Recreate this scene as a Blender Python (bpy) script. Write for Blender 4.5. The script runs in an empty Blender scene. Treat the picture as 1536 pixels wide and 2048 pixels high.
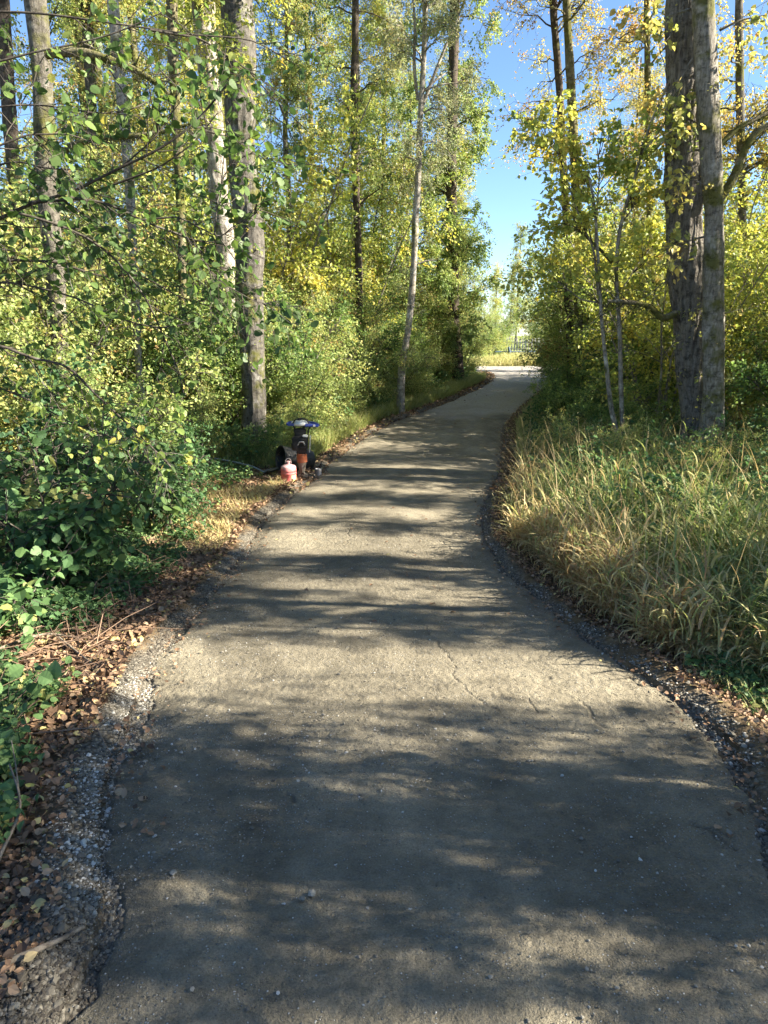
import bpy, math, random
import numpy as np
from mathutils import Vector

# ------------------------------------------------------------------ camera, sky, sun, exposure
C = bpy.context.scene.collection
FPX = 1369.0; PITCH = math.radians(14.5); CT, ST = math.cos(PITCH), math.sin(PITCH)
PY = np.array([-40, -6, 0, 1.5, 3, 5.9, 9.8, 14, 19.3, 28, 36.7, 55, 90, 400, 1500.])
PD = np.array([1.5, 1.6, 1.74, 1.83, 2.0, 2.34, 2.52, 2.5, 2.32, 2.10, 1.90, 1.75, 1.72, 1.7, 1.7])
_m = np.gradient(PD, PY)
def down(Y):
    Y = np.clip(np.asarray(Y, float), PY[0], PY[-1]); i = np.clip(np.searchsorted(PY, Y) - 1, 0, len(PY) - 2)
    h = PY[i + 1] - PY[i]; t = (Y - PY[i]) / h
    return ((2*t**3 - 3*t**2 + 1) * PD[i] + (t**3 - 2*t**2 + t) * h * _m[i] + (-2*t**3 + 3*t**2) * PD[i + 1] + (t**3 - t**2) * h * _m[i + 1])
CAMZ = 1.74
def G(Y): return CAMZ - down(Y)

cam_d = bpy.data.cameras.new("camera"); cam = bpy.data.objects.new("camera", cam_d); C.objects.link(cam)
cam.location = (0, 0, CAMZ); cam.rotation_euler = (math.pi/2 - PITCH, 0, 0)
cam_d.sensor_fit = 'VERTICAL'; cam_d.sensor_height = 24; cam_d.lens = 24 * FPX / 2048
cam_d.clip_end = 5000; cam_d.clip_start = 0.05
bpy.context.scene.camera = cam

SUN_EL, SUN_AZ = math.radians(31), math.radians(97)      # azimuth clockwise from +Y
sd = Vector((math.sin(SUN_AZ)*math.cos(SUN_EL), math.cos(SUN_AZ)*math.cos(SUN_EL), math.sin(SUN_EL)))
w = bpy.data.worlds.new("World"); bpy.context.scene.world = w; w.use_nodes = True
nt = w.node_tree; bg = nt.nodes['Background']
sky = nt.nodes.new('ShaderNodeTexSky'); sky.sky_type = 'NISHITA'; sky.sun_disc = False
sky.sun_elevation = SUN_EL; sky.sun_rotation = SUN_AZ; sky.air_density = 0.9; sky.dust_density = 0.05; sky.ozone_density = 4.5
nt.links.new(sky.outputs[0], bg.inputs[0]); bg.inputs[1].default_value = 0.056
sl = bpy.data.lights.new("sun", 'SUN'); sl.energy = 5.0; sl.angle = math.radians(0.55); sl.color = (1.0, 0.92, 0.76)
so = bpy.data.objects.new("sun", sl); C.objects.link(so); so.rotation_euler = sd.to_track_quat('Z', 'Y').to_euler()
S = bpy.context.scene
S.view_settings.view_transform = 'Standard'; S.view_settings.look = 'None'
S.view_settings.exposure = 2.4; S.view_settings.gamma = 1.0
cy = S.cycles
cy.max_bounces = 5; cy.diffuse_bounces = 3; cy.glossy_bounces = 1; cy.transmission_bounces = 3; cy.transparent_max_bounces = 4
cy.caustics_reflective = False; cy.caustics_refractive = False
cy.use_denoising = True; cy.use_adaptive_sampling = True; cy.adaptive_threshold = 0.02; cy.sample_clamp_indirect = 6
try: cy.denoiser = 'OPENIMAGEDENOISE'; cy.denoising_input_passes = 'RGB_ALBEDO_NORMAL'
except Exception: pass

# ------------------------------------------------------------------ pixel helpers (used to lay things out at their real distance)
def ray(px, py):
    u = (px - 768) / FPX; v = (py - 1024) / FPX
    return np.array([u, CT - v * ST, -(ST + v * CT)])
def at(px, py, Y):
    d = ray(px, py); t = Y / d[1]
    return np.array([d[0] * t, Y, CAMZ + d[2] * t])
def gp(px, py):
    d = ray(px, py); lo, hi = 0.3, 300.
    ys = np.concatenate([np.linspace(.5, 60, 3000), np.linspace(60, 400, 600)])
    z = CAMZ + d[2] * ys / d[1]; k = np.argmax(z < G(ys))
    return np.array([d[0] / d[1] * ys[k], ys[k], G(ys[k])])
def zc(Y, zrel): return Y * CT - zrel * ST

# ------------------------------------------------------------------ noise and mesh helpers
def hsh(i, j, k, s=0):
    n = (i * 73856093) ^ (j * 19349663) ^ (k * 83492791) ^ (s * 2654435761)
    n = (n ^ (n >> 13)) * 1274126177 & 0xFFFFFFFF; n = n ^ (n >> 16)
    return (n & 0xFFFFFF) / float(0xFFFFFF)
def vn(p, s=0):
    p = np.asarray(p, float); f = np.floor(p).astype(np.int64); t = p - f; t = t * t * (3 - 2 * t); r = 0
    for a in (0, 1):
        for b in (0, 1):
            for c in (0, 1):
                wgt = (t[..., 0] if a else 1 - t[..., 0]) * (t[..., 1] if b else 1 - t[..., 1]) * (t[..., 2] if c else 1 - t[..., 2])
                r = r + wgt * hsh(f[..., 0] + a, f[..., 1] + b, f[..., 2] + c, s)
    return r
def fbm(p, o=4, s=0):
    p = np.asarray(p, float); r = 0; a = .5; tot = 0
    for i in range(o): r = r + a * vn(p, s + i * 17); p = p * 2.03; tot += a; a *= .5
    return r / tot
def xyz(x, y, z=None):
    return np.stack([np.broadcast_to(x, np.broadcast(x, y).shape), np.broadcast_to(y, np.broadcast(x, y).shape), np.zeros(np.broadcast(x, y).shape) if z is None else z], -1)
def nrm(v): return v / np.maximum(np.linalg.norm(v, axis=-1, keepdims=True), 1e-9)

class MB:
    """collects geometry; build() links it as ONE mesh object"""
    def __init__(s): s.v = []; s.f = []; s.n = 0; s.t = []; s.mi = []
    def add(s, v, f, tint=0.5, mat=0):
        v = np.asarray(v, np.float32).reshape(-1, 3)
        for ff in (f if isinstance(f, list) and len(f) and isinstance(f[0], np.ndarray) and f[0].ndim == 2 else [np.asarray(f)]):
            s.f.append(ff.astype(np.int32) + s.n); s.mi.append(np.full(len(ff), mat, np.int32))
        s.v.append(v); s.t.append(np.broadcast_to(np.asarray(tint, np.float32), (len(v),))); s.n += len(v)
        return s
    def build(s, name, mat, parent=None, smooth=False):
        me = bpy.data.meshes.new(name); V = np.concatenate(s.v)
        me.vertices.add(len(V)); me.vertices.foreach_set("co", V.ravel())
        li = np.concatenate([f.ravel() for f in s.f]); sz = np.concatenate([np.full(len(f), f.shape[1], np.int32) for f in s.f])
        me.loops.add(len(li)); me.loops.foreach_set("vertex_index", li)
        me.polygons.add(len(sz)); me.polygons.foreach_set("loop_start", np.concatenate([[0], np.cumsum(sz)[:-1]]).astype(np.int32))
        mats = mat if isinstance(mat, (list, tuple)) else [mat]
        for m in mats: me.materials.append(m)
        if len(mats) > 1: me.polygons.foreach_set("material_index", np.concatenate(s.mi))
        me.update(calc_edges=True)
        a = me.attributes.new("tint", 'FLOAT', 'POINT'); a.data.foreach_set("value", np.concatenate(s.t).astype(np.float32))
        if smooth: me.polygons.foreach_set("use_smooth", np.ones(len(sz), bool))
        else: me.polygons.foreach_set("use_smooth", np.zeros(len(sz), bool))
        o = bpy.data.objects.new(name, me); C.objects.link(o)
        if parent is not None: o.parent = parent
        return o
def tag(o, label=None, cat=None, group=None, kind=None):
    if label: o['label'] = label
    if cat: o['category'] = cat
    if group: o['group'] = group
    if kind: o['kind'] = kind
    return o
def thing(name, label, cat, loc=(0, 0, 0), rz=0, group=None):
    o = bpy.data.objects.new(name, None); C.objects.link(o); o.location = tuple(float(q) for q in loc); o.rotation_euler = (0, 0, rz)
    o.empty_display_size = .2
    return tag(o, label, cat, group)
def copy_tree(o, parent=None):
    c = o.copy(); C.objects.link(c); c.parent = parent
    for ch in list(o.children): copy_tree(ch, c)
    return c

def resample(P, n):
    P = np.asarray(P, float); d = np.r_[0, np.cumsum(np.linalg.norm(np.diff(P, axis=0), axis=1))]
    t = np.linspace(0, d[-1], n)
    # smooth (Catmull-like) by fitting through dense linear then blurring
    Q = np.stack([np.interp(t, d, P[:, k]) for k in range(P.shape[1])], 1)
    for _ in range(2): Q[1:-1] = .25 * Q[:-2] + .5 * Q[1:-1] + .25 * Q[2:]
    return Q
def tubes(Ps, R, sides):
    """Ps (n,k,3), R (n,k) -> verts, quad faces"""
    Ps = np.asarray(Ps, float); n, k, _ = Ps.shape; R = np.broadcast_to(np.asarray(R, float), (n, k))
    T = nrm(np.gradient(Ps, axis=1)); ref = np.where(np.abs(T[:, :1, 2:3]) > .9, np.array([1., 0, 0]), np.array([0, 0, 1.]))
    A = nrm(np.cross(T, ref)); B = np.cross(T, A)
    a = np.arange(sides) * 2 * np.pi / sides
    V = Ps[:, :, None] + R[:, :, None, None] * (np.cos(a)[:, None] * A[:, :, None] + np.sin(a)[:, None] * B[:, :, None])
    i = np.arange(n)[:, None, None] * k * sides; j = np.arange(k - 1)[None, :, None] * sides; q = np.arange(sides)[None, None]; q2 = (q + 1) % sides
    F = np.stack([i + j + q, i + j + q2, i + j + sides + q2, i + j + sides + q], -1).reshape(-1, 4)
    return V.reshape(-1, 3), F
def add_tubes(mb, Ps, R, sides=4, tint=.5, mat=0):
    v, f = tubes(Ps, R, sides); mb.add(v, f, tint, mat)

def bark_trunk(path, rad, sides, rough=.12, fs=(9, 9, 1.3), s=0, dz=.06, flare=0):
    """displaced trunk: path (k,3) coarse, rad (k,)"""
    path = np.asarray(path, float); L = np.linalg.norm(np.diff(path, axis=0), axis=1).sum(); n = max(8, int(L / dz))
    Q = resample(np.c_[path, rad], n); P = Q[:, :3]; R = Q[:, 3]
    if flare: R = R * (1 + flare * np.exp(-(P[:, 2] - P[0, 2]) / .35))
    wob = (fbm(P * .7, 2, s)[:, None] - .5) * R[:, None] * .5; P = P + wob * np.array([1, .6, 0])
    T = nrm(np.gradient(P, axis=0)); A = nrm(np.cross(T, [0, 1., 0])); B = np.cross(T, A); a = np.arange(sides) * 2 * np.pi / sides
    D = np.cos(a)[None, :, None] * A[:, None] + np.sin(a)[None, :, None] * B[:, None]
    base = P[:, None] + D * R[:, None, None]
    q = base * np.array(fs); q[..., :2] += (fbm(base * 3, 2, s + 5)[..., None] - .5) * 1.5
    rid = 1 - np.abs(2 * fbm(q, 3, s + 9) - 1) * 2.2
    disp = rid * rough + (fbm(base * np.array([2.5, 2.5, 1.2]), 2, s + 3) - .5) * .3
    V = P[:, None] + D * (R[:, None] * (1 + disp))[..., None]
    i = np.arange(n - 1)[:, None] * sides; c = np.arange(sides)[None]; c2 = (c + 1) % sides
    F = np.stack([i + c, i + c2, i + sides + c2, i + sides + c], -1).reshape(-1, 4)
    return V.reshape(-1, 3), F, np.clip(rid * .5 + .5, 0, 1).ravel()

def spawn(rng, par, m, length, ang=0.9, up=0.0, t0=.15, t1=1., k=4, droop=0., wig=.08, taper=0.):
    """children polylines from parent polylines: par (n,K,3) -> (n*m,k,3)"""
    n, K, _ = par.shape; t = rng.uniform(t0, t1, (n, m)); x = t * (K - 1); i = np.minimum(x.astype(int), K - 2); fr = (x - i)[..., None]
    ar = np.arange(n)[:, None]; a = par[ar, i]; b = par[ar, i + 1]; st = a + (b - a) * fr; d = nrm(b - a)
    r = nrm(rng.normal(size=(n, m, 3))); r = nrm(r - (r * d).sum(-1, keepdims=True) * d)
    an = (ang * rng.uniform(.7, 1.25, (n, m)))[..., None]; nd = nrm(d * np.cos(an) + r * np.sin(an) + np.array([0, 0, up]))
    L = (rng.uniform(length[0], length[1], (n, m)) * (1 - taper * t))[..., None, None]; s = np.linspace(0, 1, k)[None, None, :, None]
    pts = st[:, :, None] + nd[:, :, None] * L * s; pts = pts + np.array([0, 0, -1.]) * droop * L * s ** 2
    wg = rng.normal(size=(n, m, k, 3)) * wig * L; wg[:, :, 0] = 0; pts = pts + wg * s
    return pts.reshape(n * m, k, 3)

# leaf templates: verts (x across, y along, z up), faces
LEAF_LO = (np.array([[0, 0, 0], [.36, .45, .10], [0, 1, -.03], [-.36, .45, .10]]), [np.array([[0, 1, 2], [0, 2, 3]])])
LEAF_MID = (np.array([[0, 0, 0], [.30, .22, .06], [.38, .48, .09], [.22, .80, .04], [0, 1.02, -.08], [-.22, .80, .04], [-.38, .48, .09], [-.30, .22, .06], [0, .35, .0], [0, .7, -.01]]),
            [np.array([[0, 1, 8], [3, 4, 9], [4, 5, 9], [7, 0, 8]]), np.array([[1, 2, 9, 8], [6, 7, 8, 9]]), np.array([[2, 3, 9], [5, 6, 9]])])
def _hi():
    # rounded-ovate leaf with toothed margin
    n = 9; s = np.linspace(0, 1, n + 1); wdt = .42 * np.sin(np.pi * s ** .75) ** .75; wdt[0] = .0; wdt[-1] = 0
    V = []; 
    for i, (a, b) in enumerate(zip(s, wdt)):
        tooth = 1 + (.07 if i % 2 else -.05)
        V += [[-b * tooth, a, .10 * b - .10 * a * a], [0, a, -.10 * a * a - .01], [b * tooth, a, .10 * b - .10 * a * a]]
    F = []
    for i in range(n): F += [[3*i, 3*i+1, 3*i+4, 3*i+3], [3*i+1, 3*i+2, 3*i+5, 3*i+4]]
    return np.array(V), [np.array(F)]
LEAF_HI = _hi()
def _maple():
    a = np.radians([0, 18, 32, 45, 62, 75, 92, 108, 122, 150]); r = np.array([1, .62, .5, .92, .5, .42, .72, .4, .42, .22])
    R = [(rr * np.sin(x), .45 + .55 * rr * np.cos(x) * 1.1, .04 * rr) for x, rr in zip(a, r)]; Lf = [(-x, y, z) for x, y, z in R[1:]][::-1]
    V = [(0, .42, 0)] + R + [(0, 0, 0)] + Lf; n = len(V) - 1
    return np.array(V) * [.55, 1, 1], [np.array([[0, i, i % n + 1] for i in range(1, n + 1)])[:, [0, 2, 1]]]
LEAF_MAPLE = _maple()

def put_leaves(mb, rng, P, size, shape=LEAF_LO, tint=.5, up=.6, droop=.3, d=None, jig=.25, mat=0, wide=1.):
    """one leaf at each P; normals biased upward"""
    P = np.asarray(P, float); n = len(P)
    if n == 0: return
    N = nrm(rng.normal(size=(n, 3)) * .75 + np.array([0, 0, up]))
    D = rng.normal(size=(n, 3)) if d is None else d + rng.normal(size=(n, 3)) * .6
    D = D + np.array([0, 0, -droop]); D = nrm(D - (D * N).sum(-1, keepdims=True) * N); X = np.cross(D, N)
    sz = np.broadcast_to(size, (n,)) * rng.uniform(.6, 1.2, n); T, Fs = shape
    tv = T[None] * sz[:, None, None]; curl = rng.uniform(.2, 2.2, n)[:, None] if jig else 1
    V = P[:, None] + X[:, None] * tv[..., :1] * wide + D[:, None] * tv[..., 1:2] + N[:, None] * tv[..., 2:] * (curl[..., None] if jig else 1)
    k = len(T); off = (np.arange(n) * k)[:, None, None]
    F = [(f[None] + off).reshape(-1, f.shape[1]) for f in Fs]
    tt = np.broadcast_to(tint, (n,)); mb.add(V, F, np.repeat(tt, k), mat)
def on_lines(rng, L, m, t0=.1, spread=.02):
    n, K, _ = L.shape; x = rng.uniform(t0, 1, (n, m)) * (K - 1); i = np.minimum(x.astype(int), K - 2); fr = (x - i)[..., None]; ar = np.arange(n)[:, None]
    p = L[ar, i] * (1 - fr) + L[ar, i + 1] * fr + rng.normal(size=(n, m, 3)) * spread
    d = nrm(L[ar, i + 1] - L[ar, i]) * np.ones((1, m, 1))
    return p.reshape(-1, 3), d.reshape(-1, 3)
def clump_tint(P, rng, base=.5, cl=.45, lf=.3, sc=1.3, s=3):
    return np.clip(base + (fbm(P * sc, 2, s) - .5) * cl * 2.4 + rng.normal(size=len(P)) * lf * .5, 0, 1)

# ------------------------------------------------------------------ materials
def mat(name, col=(.5, .5, .5), rough=.8, metal=0., spec=.3):
    m = bpy.data.materials.new(name); m.use_nodes = True; b = m.node_tree.nodes['Principled BSDF']
    b.inputs['Base Color'].default_value = (*col, 1); b.inputs['Roughness'].default_value = rough; b.inputs['Metallic'].default_value = metal
    b.inputs['Specular IOR Level'].default_value = spec
    return m
class NT:
    def __init__(s, m): s.t = m.node_tree; s.b = s.t.nodes['Principled BSDF']; s.out = s.t.nodes['Material Output']
    def n(s, k, **kw):
        x = s.t.nodes.new(k)
        for a, v in kw.items():
            if a.startswith('i_'):
                key = a[2:].replace('_', ' '); x.inputs[key].default_value = v
            else: setattr(x, a, v)
        return x
    def l(s, a, b): s.t.links.new(a, b)
    def coord(s, scale=(1, 1, 1)):
        c = s.n('ShaderNodeTexCoord'); mp = s.n('ShaderNodeMapping'); mp.inputs['Scale'].default_value = scale; s.l(c.outputs['Object'], mp.inputs[0]); return mp.outputs[0]
    def noise(s, vec, scale, detail=4, rough=.55):
        x = s.n('ShaderNodeTexNoise'); x.inputs['Scale'].default_value = scale; x.inputs['Detail'].default_value = detail; x.inputs['Roughness'].default_value = rough; s.l(vec, x.inputs['Vector']); return x.outputs['Fac']
    def ramp(s, fac, stops, interp='LINEAR'):
        r = s.n('ShaderNodeValToRGB'); e = r.color_ramp.elements; r.color_ramp.interpolation = interp
        while len(e) < len(stops): e.new(.5)
        for el, (p, c) in zip(e, stops): el.position = p; el.color = (*(c if isinstance(c, tuple) else (c, c, c)), 1)
        s.l(fac, r.inputs[0]); return r.outputs['Color']
    def mix(s, a, b, fac, mode='MIX'):
        x = s.n('ShaderNodeMix', data_type='RGBA', blend_type=mode)
        for sock, v in ((x.inputs[0], fac), (x.inputs[6], a), (x.inputs[7], b)):
            if isinstance(v, (int, float)): sock.default_value = v
            elif isinstance(v, tuple): sock.default_value = (*v, 1)
            else: s.l(v, sock)
        return x.outputs[2]
    def math(s, op, a, b=0.):
        x = s.n('ShaderNodeMath', operation=op)
        for sock, v in ((x.inputs[0], a), (x.inputs[1], b)):
            if isinstance(v, (int, float)): sock.default_value = v
            else: s.l(v, sock)
        return x.outputs[0]
    def bump(s, h, dist=.01, strength=1.):
        b = s.n('ShaderNodeBump'); b.inputs['Distance'].default_value = dist; b.inputs['Strength'].default_value = strength; s.l(h, b.inputs['Height']); s.l(b.outputs[0], s.b.inputs['Normal']); return b

def leaf_mat(name, stops, trans=.42, rough=.5, spec=.32):
    stops = [(p, tuple(.86 * v + .14 * (.3 * c[0] + .6 * c[1] + .1 * c[2]) * w_ for v, w_ in zip(c, (1.1, 1.1, 1.0)))) for p, c in stops]
    m = mat(name, rough=rough, spec=spec); t = NT(m); a = t.n('ShaderNodeAttribute', attribute_name='tint')
    col = t.ramp(a.outputs['Fac'], stops); t.l(col, t.b.inputs['Base Color'])
    tr = t.n('ShaderNodeBsdfTranslucent'); hs = t.n('ShaderNodeHueSaturation'); hs.inputs['Saturation'].default_value = 1.12; hs.inputs['Value'].default_value = 1.35
    t.l(col, hs.inputs['Color']); t.l(hs.outputs[0], tr.inputs['Color'])
    mx = t.n('ShaderNodeMixShader'); mx.inputs[0].default_value = trans; t.l(t.b.outputs[0], mx.inputs[1]); t.l(tr.outputs[0], mx.inputs[2]); t.l(mx.outputs[0], t.out.inputs[0])
    return m
M = {}
M['leaf_wood'] = leaf_mat('woodland_leaf', [(0, (.08, .13, .035)), (.3, (.17, .25, .06)), (.55, (.29, .36, .09)), (.78, (.41, .43, .12)), (.93, (.50, .40, .09)), (1, (.36, .21, .08))])
M['leaf_green'] = leaf_mat('green_leaf', [(0, (.05, .11, .03)), (.4, (.12, .21, .05)), (.75, (.22, .31, .065)), (1, (.42, .40, .08))])
M['leaf_yellow'] = leaf_mat('yellowing_leaf', [(0, (.17, .25, .05)), (.35, (.33, .38, .06)), (.7, (.54, .50, .07)), (1, (.60, .42, .06))])
M['leaf_gold'] = leaf_mat('autumn_gold_leaf', [(0, (.26, .30, .07)), (.45, (.48, .42, .09)), (.8, (.54, .36, .09)), (1, (.42, .20, .07))])
M['leaf_alder'] = leaf_mat('alder_leaf', [(0, (.04, .085, .025)), (.5, (.085, .15, .032)), (.85, (.18, .26, .04)), (1, (.45, .40, .06))])
M['leaf_bramble'] = leaf_mat('bramble_leaf', [(0, (.03, .08, .03)), (.5, (.065, .145, .045)), (.9, (.13, .23, .06)), (1, (.30, .30, .07))], trans=.3, rough=.55, spec=.25)
M['leaf_pale'] = leaf_mat('pale_tree_leaf', [(0, (.16, .20, .10)), (.5, (.26, .28, .14)), (1, (.36, .34, .12))])
M['litter'] = leaf_mat('fallen_leaf', [(0, (.05, .03, .02)), (.3, (.14, .078, .042)), (.6, (.28, .155, .08)), (.88, (.40, .26, .15)), (1, (.44, .36, .12))], trans=.15, rough=.7)
M['grass'] = leaf_mat('tall_grass_blade', [(0, (.12, .19, .045)), (.3, (.22, .29, .07)), (.5, (.38, .37, .12)), (.72, (.54, .44, .20)), (.88, (.50, .34, .15)), (1, (.30, .17, .07))], trans=.35, rough=.6)
M['moss'] = leaf_mat('moss', [(0, (.05, .06, .015)), (1, (.16, .16, .04))], trans=.1, rough=.95)

def bark_mat(name, dark, light, lichen, lich=.5, moss=0., scale=1., bd=.02):
    m = mat(name, rough=.9, spec=.15); t = NT(m); v = t.coord((1, 1, .22)); u = t.coord()
    f = t.noise(v, 30 * scale, 5, .65); at_ = t.n('ShaderNodeAttribute', attribute_name='tint')
    c = t.ramp(f, [(.3, dark), (.62, light)])
    ridge = t.ramp(at_.outputs['Fac'], [(.25, .45), (.6, 1.)]); c = t.mix(c, ridge, .6, 'MULTIPLY')
    pn = t.noise(u, 3.1, 4, .7); pm = t.ramp(pn, [(.5 + .12 * (1 - lich), 0.), (.62 + .12 * (1 - lich), 1.)]); c = t.mix(c, lichen, t.math('MULTIPLY', pm, .75))
    if moss:
        mn = t.noise(u, 1.7, 4, .7); mm = t.ramp(mn, [(.62 - .25 * moss, 0.), (.72 - .2 * moss, 1.)]); c = t.mix(c, (.10, .10, .022), t.math('MULTIPLY', mm, .9))
    bl = t.ramp(t.noise(t.coord((1, 1, 1.6)), 7.5, 5, .75), [(.38, .3), (.5, 1.)]); c = t.mix(c, bl, .75, 'MULTIPLY')
    t.l(c, t.b.inputs['Base Color']); t.bump(t.math('ADD', f, t.noise(u, 90, 3)), bd, .8)
    return m
M['bark_big'] = bark_mat('furrowed_bark', (.07, .06, .05), (.24, .215, .185), (.27, .25, .215), .25, 0., .8, .03)
M['bark_grey'] = bark_mat('grey_bark', (.05, .043, .036), (.15, .137, .12), (.30, .285, .26), .6, .5, .9)
M['bark_pale'] = bark_mat('pale_bark', (.14, .12, .10), (.38, .34, .29), (.60, .56, .50), .85, .35, .7)
M['bark_moss'] = bark_mat('mossy_bark', (.07, .06, .04), (.22, .19, .12), (.38, .35, .28), .5, .8)
M['bark_twin'] = bark_mat('smooth_grey_bark', (.10, .088, .072), (.28, .255, .22), (.44, .41, .37), .5, .5, 1.)
M['bark_mottled'] = bark_mat('mottled_bark', (.045, .038, .03), (.16, .145, .12), (.32, .30, .26), .5, .5, .9)  # dark mottled bark tone with lichen and moss
M['bark_dark'] = bark_mat('dark_bark', (.035, .028, .022), (.12, .095, .075), (.22, .18, .15), .3, .2)
M['twig'] = bark_mat('twig_bark', (.035, .03, .025), (.10, .085, .07), (.22, .21, .18), .5, 0., 2., .002)
M['stem'] = bark_mat('grey_stem_bark', (.13, .11, .09), (.28, .25, .21), (.42, .40, .36), .8, .2, 1.5, .004)
M['deadwood'] = bark_mat('bleached_wood', (.10, .08, .06), (.24, .20, .155), (.30, .27, .22), .5, 0., 1.5, .003)
M['deadcane'] = leaf_mat('dead_cane', [(0, (.06, .035, .025)), (1, (.26, .16, .10))], trans=.0, rough=.85)

# ------------------------------------------------------------------ the road edges, from the photograph's outline laid on the ground
LE = [(748, 985), (760, 985), (775, 960), (800, 905), (820, 850), (840, 792), (860, 752), (880, 715), (905, 683), (930, 650), (955, 625), (1000, 568), (1040, 520), (1100, 490), (1150, 448), (1200, 408), (1260, 352), (1330, 300), (1400, 268), (1480, 238), (1530, 214), (1640, 196), (1720, 198), (1800, 200), (1900, 182), (2048, 120)]
RE = [(748, 1106), (775, 1098), (790, 1070), (820, 1036), (850, 1010), (900, 1008), (950, 998), (1000, 976), (1040, 966), (1080, 970), (1140, 1014), (1180, 1064), (1240, 1130), (1300, 1215), (1350, 1290), (1400, 1365), (1450, 1430), (1500, 1480), (1600, 1516), (1700, 1560), (2048, 1740)]
lep = np.array([gp(x, y) for y, x in LE])[::-1]; rep = np.array([gp(x, y) for y, x in RE])[::-1]
def XL(Y): Y = np.asarray(Y, float); return np.where(Y > 36.5, 5.2, np.interp(Y, lep[:, 1], lep[:, 0])) - np.where(Y < lep[0, 1], .1 * (lep[0, 1] - Y), 0)
def XR(Y): Y = np.asarray(Y, float); return np.interp(Y, rep[:, 1], rep[:, 0]) + np.where(Y < rep[0, 1], .1 * (rep[0, 1] - Y), 0)
YEND = 41.5
def ground_z(x, Y):
    """height of the ground sheet: profile, soft banks, small lumps"""
    x = np.asarray(x, float); Y = np.asarray(Y, float); z = G(Y)
    dl = XL(Y) - x; dr = x - XR(Y); out = np.maximum(np.maximum(dl, dr), 0); near = np.clip((44 - Y) / 6, 0, 1)
    n = fbm(xyz(x * .9, Y * .9), 3, 7) - .5
    bump = .05 * np.exp(-((out - .14) / .11) ** 2) * (.4 + fbm(xyz(x * 1.7, Y * 1.7), 2, 11))
    bank = np.where(dl > 0, .10, .16) * np.clip((out - .5) / 3, 0, 1)
    return z + near * (np.where(out > 0, bump, -.03) + bank + n * .12 * np.clip(out / .5, 0, 1)) + (1 - near) * n * .25 * np.clip((Y - 44) / 30, 0, 1)

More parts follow.
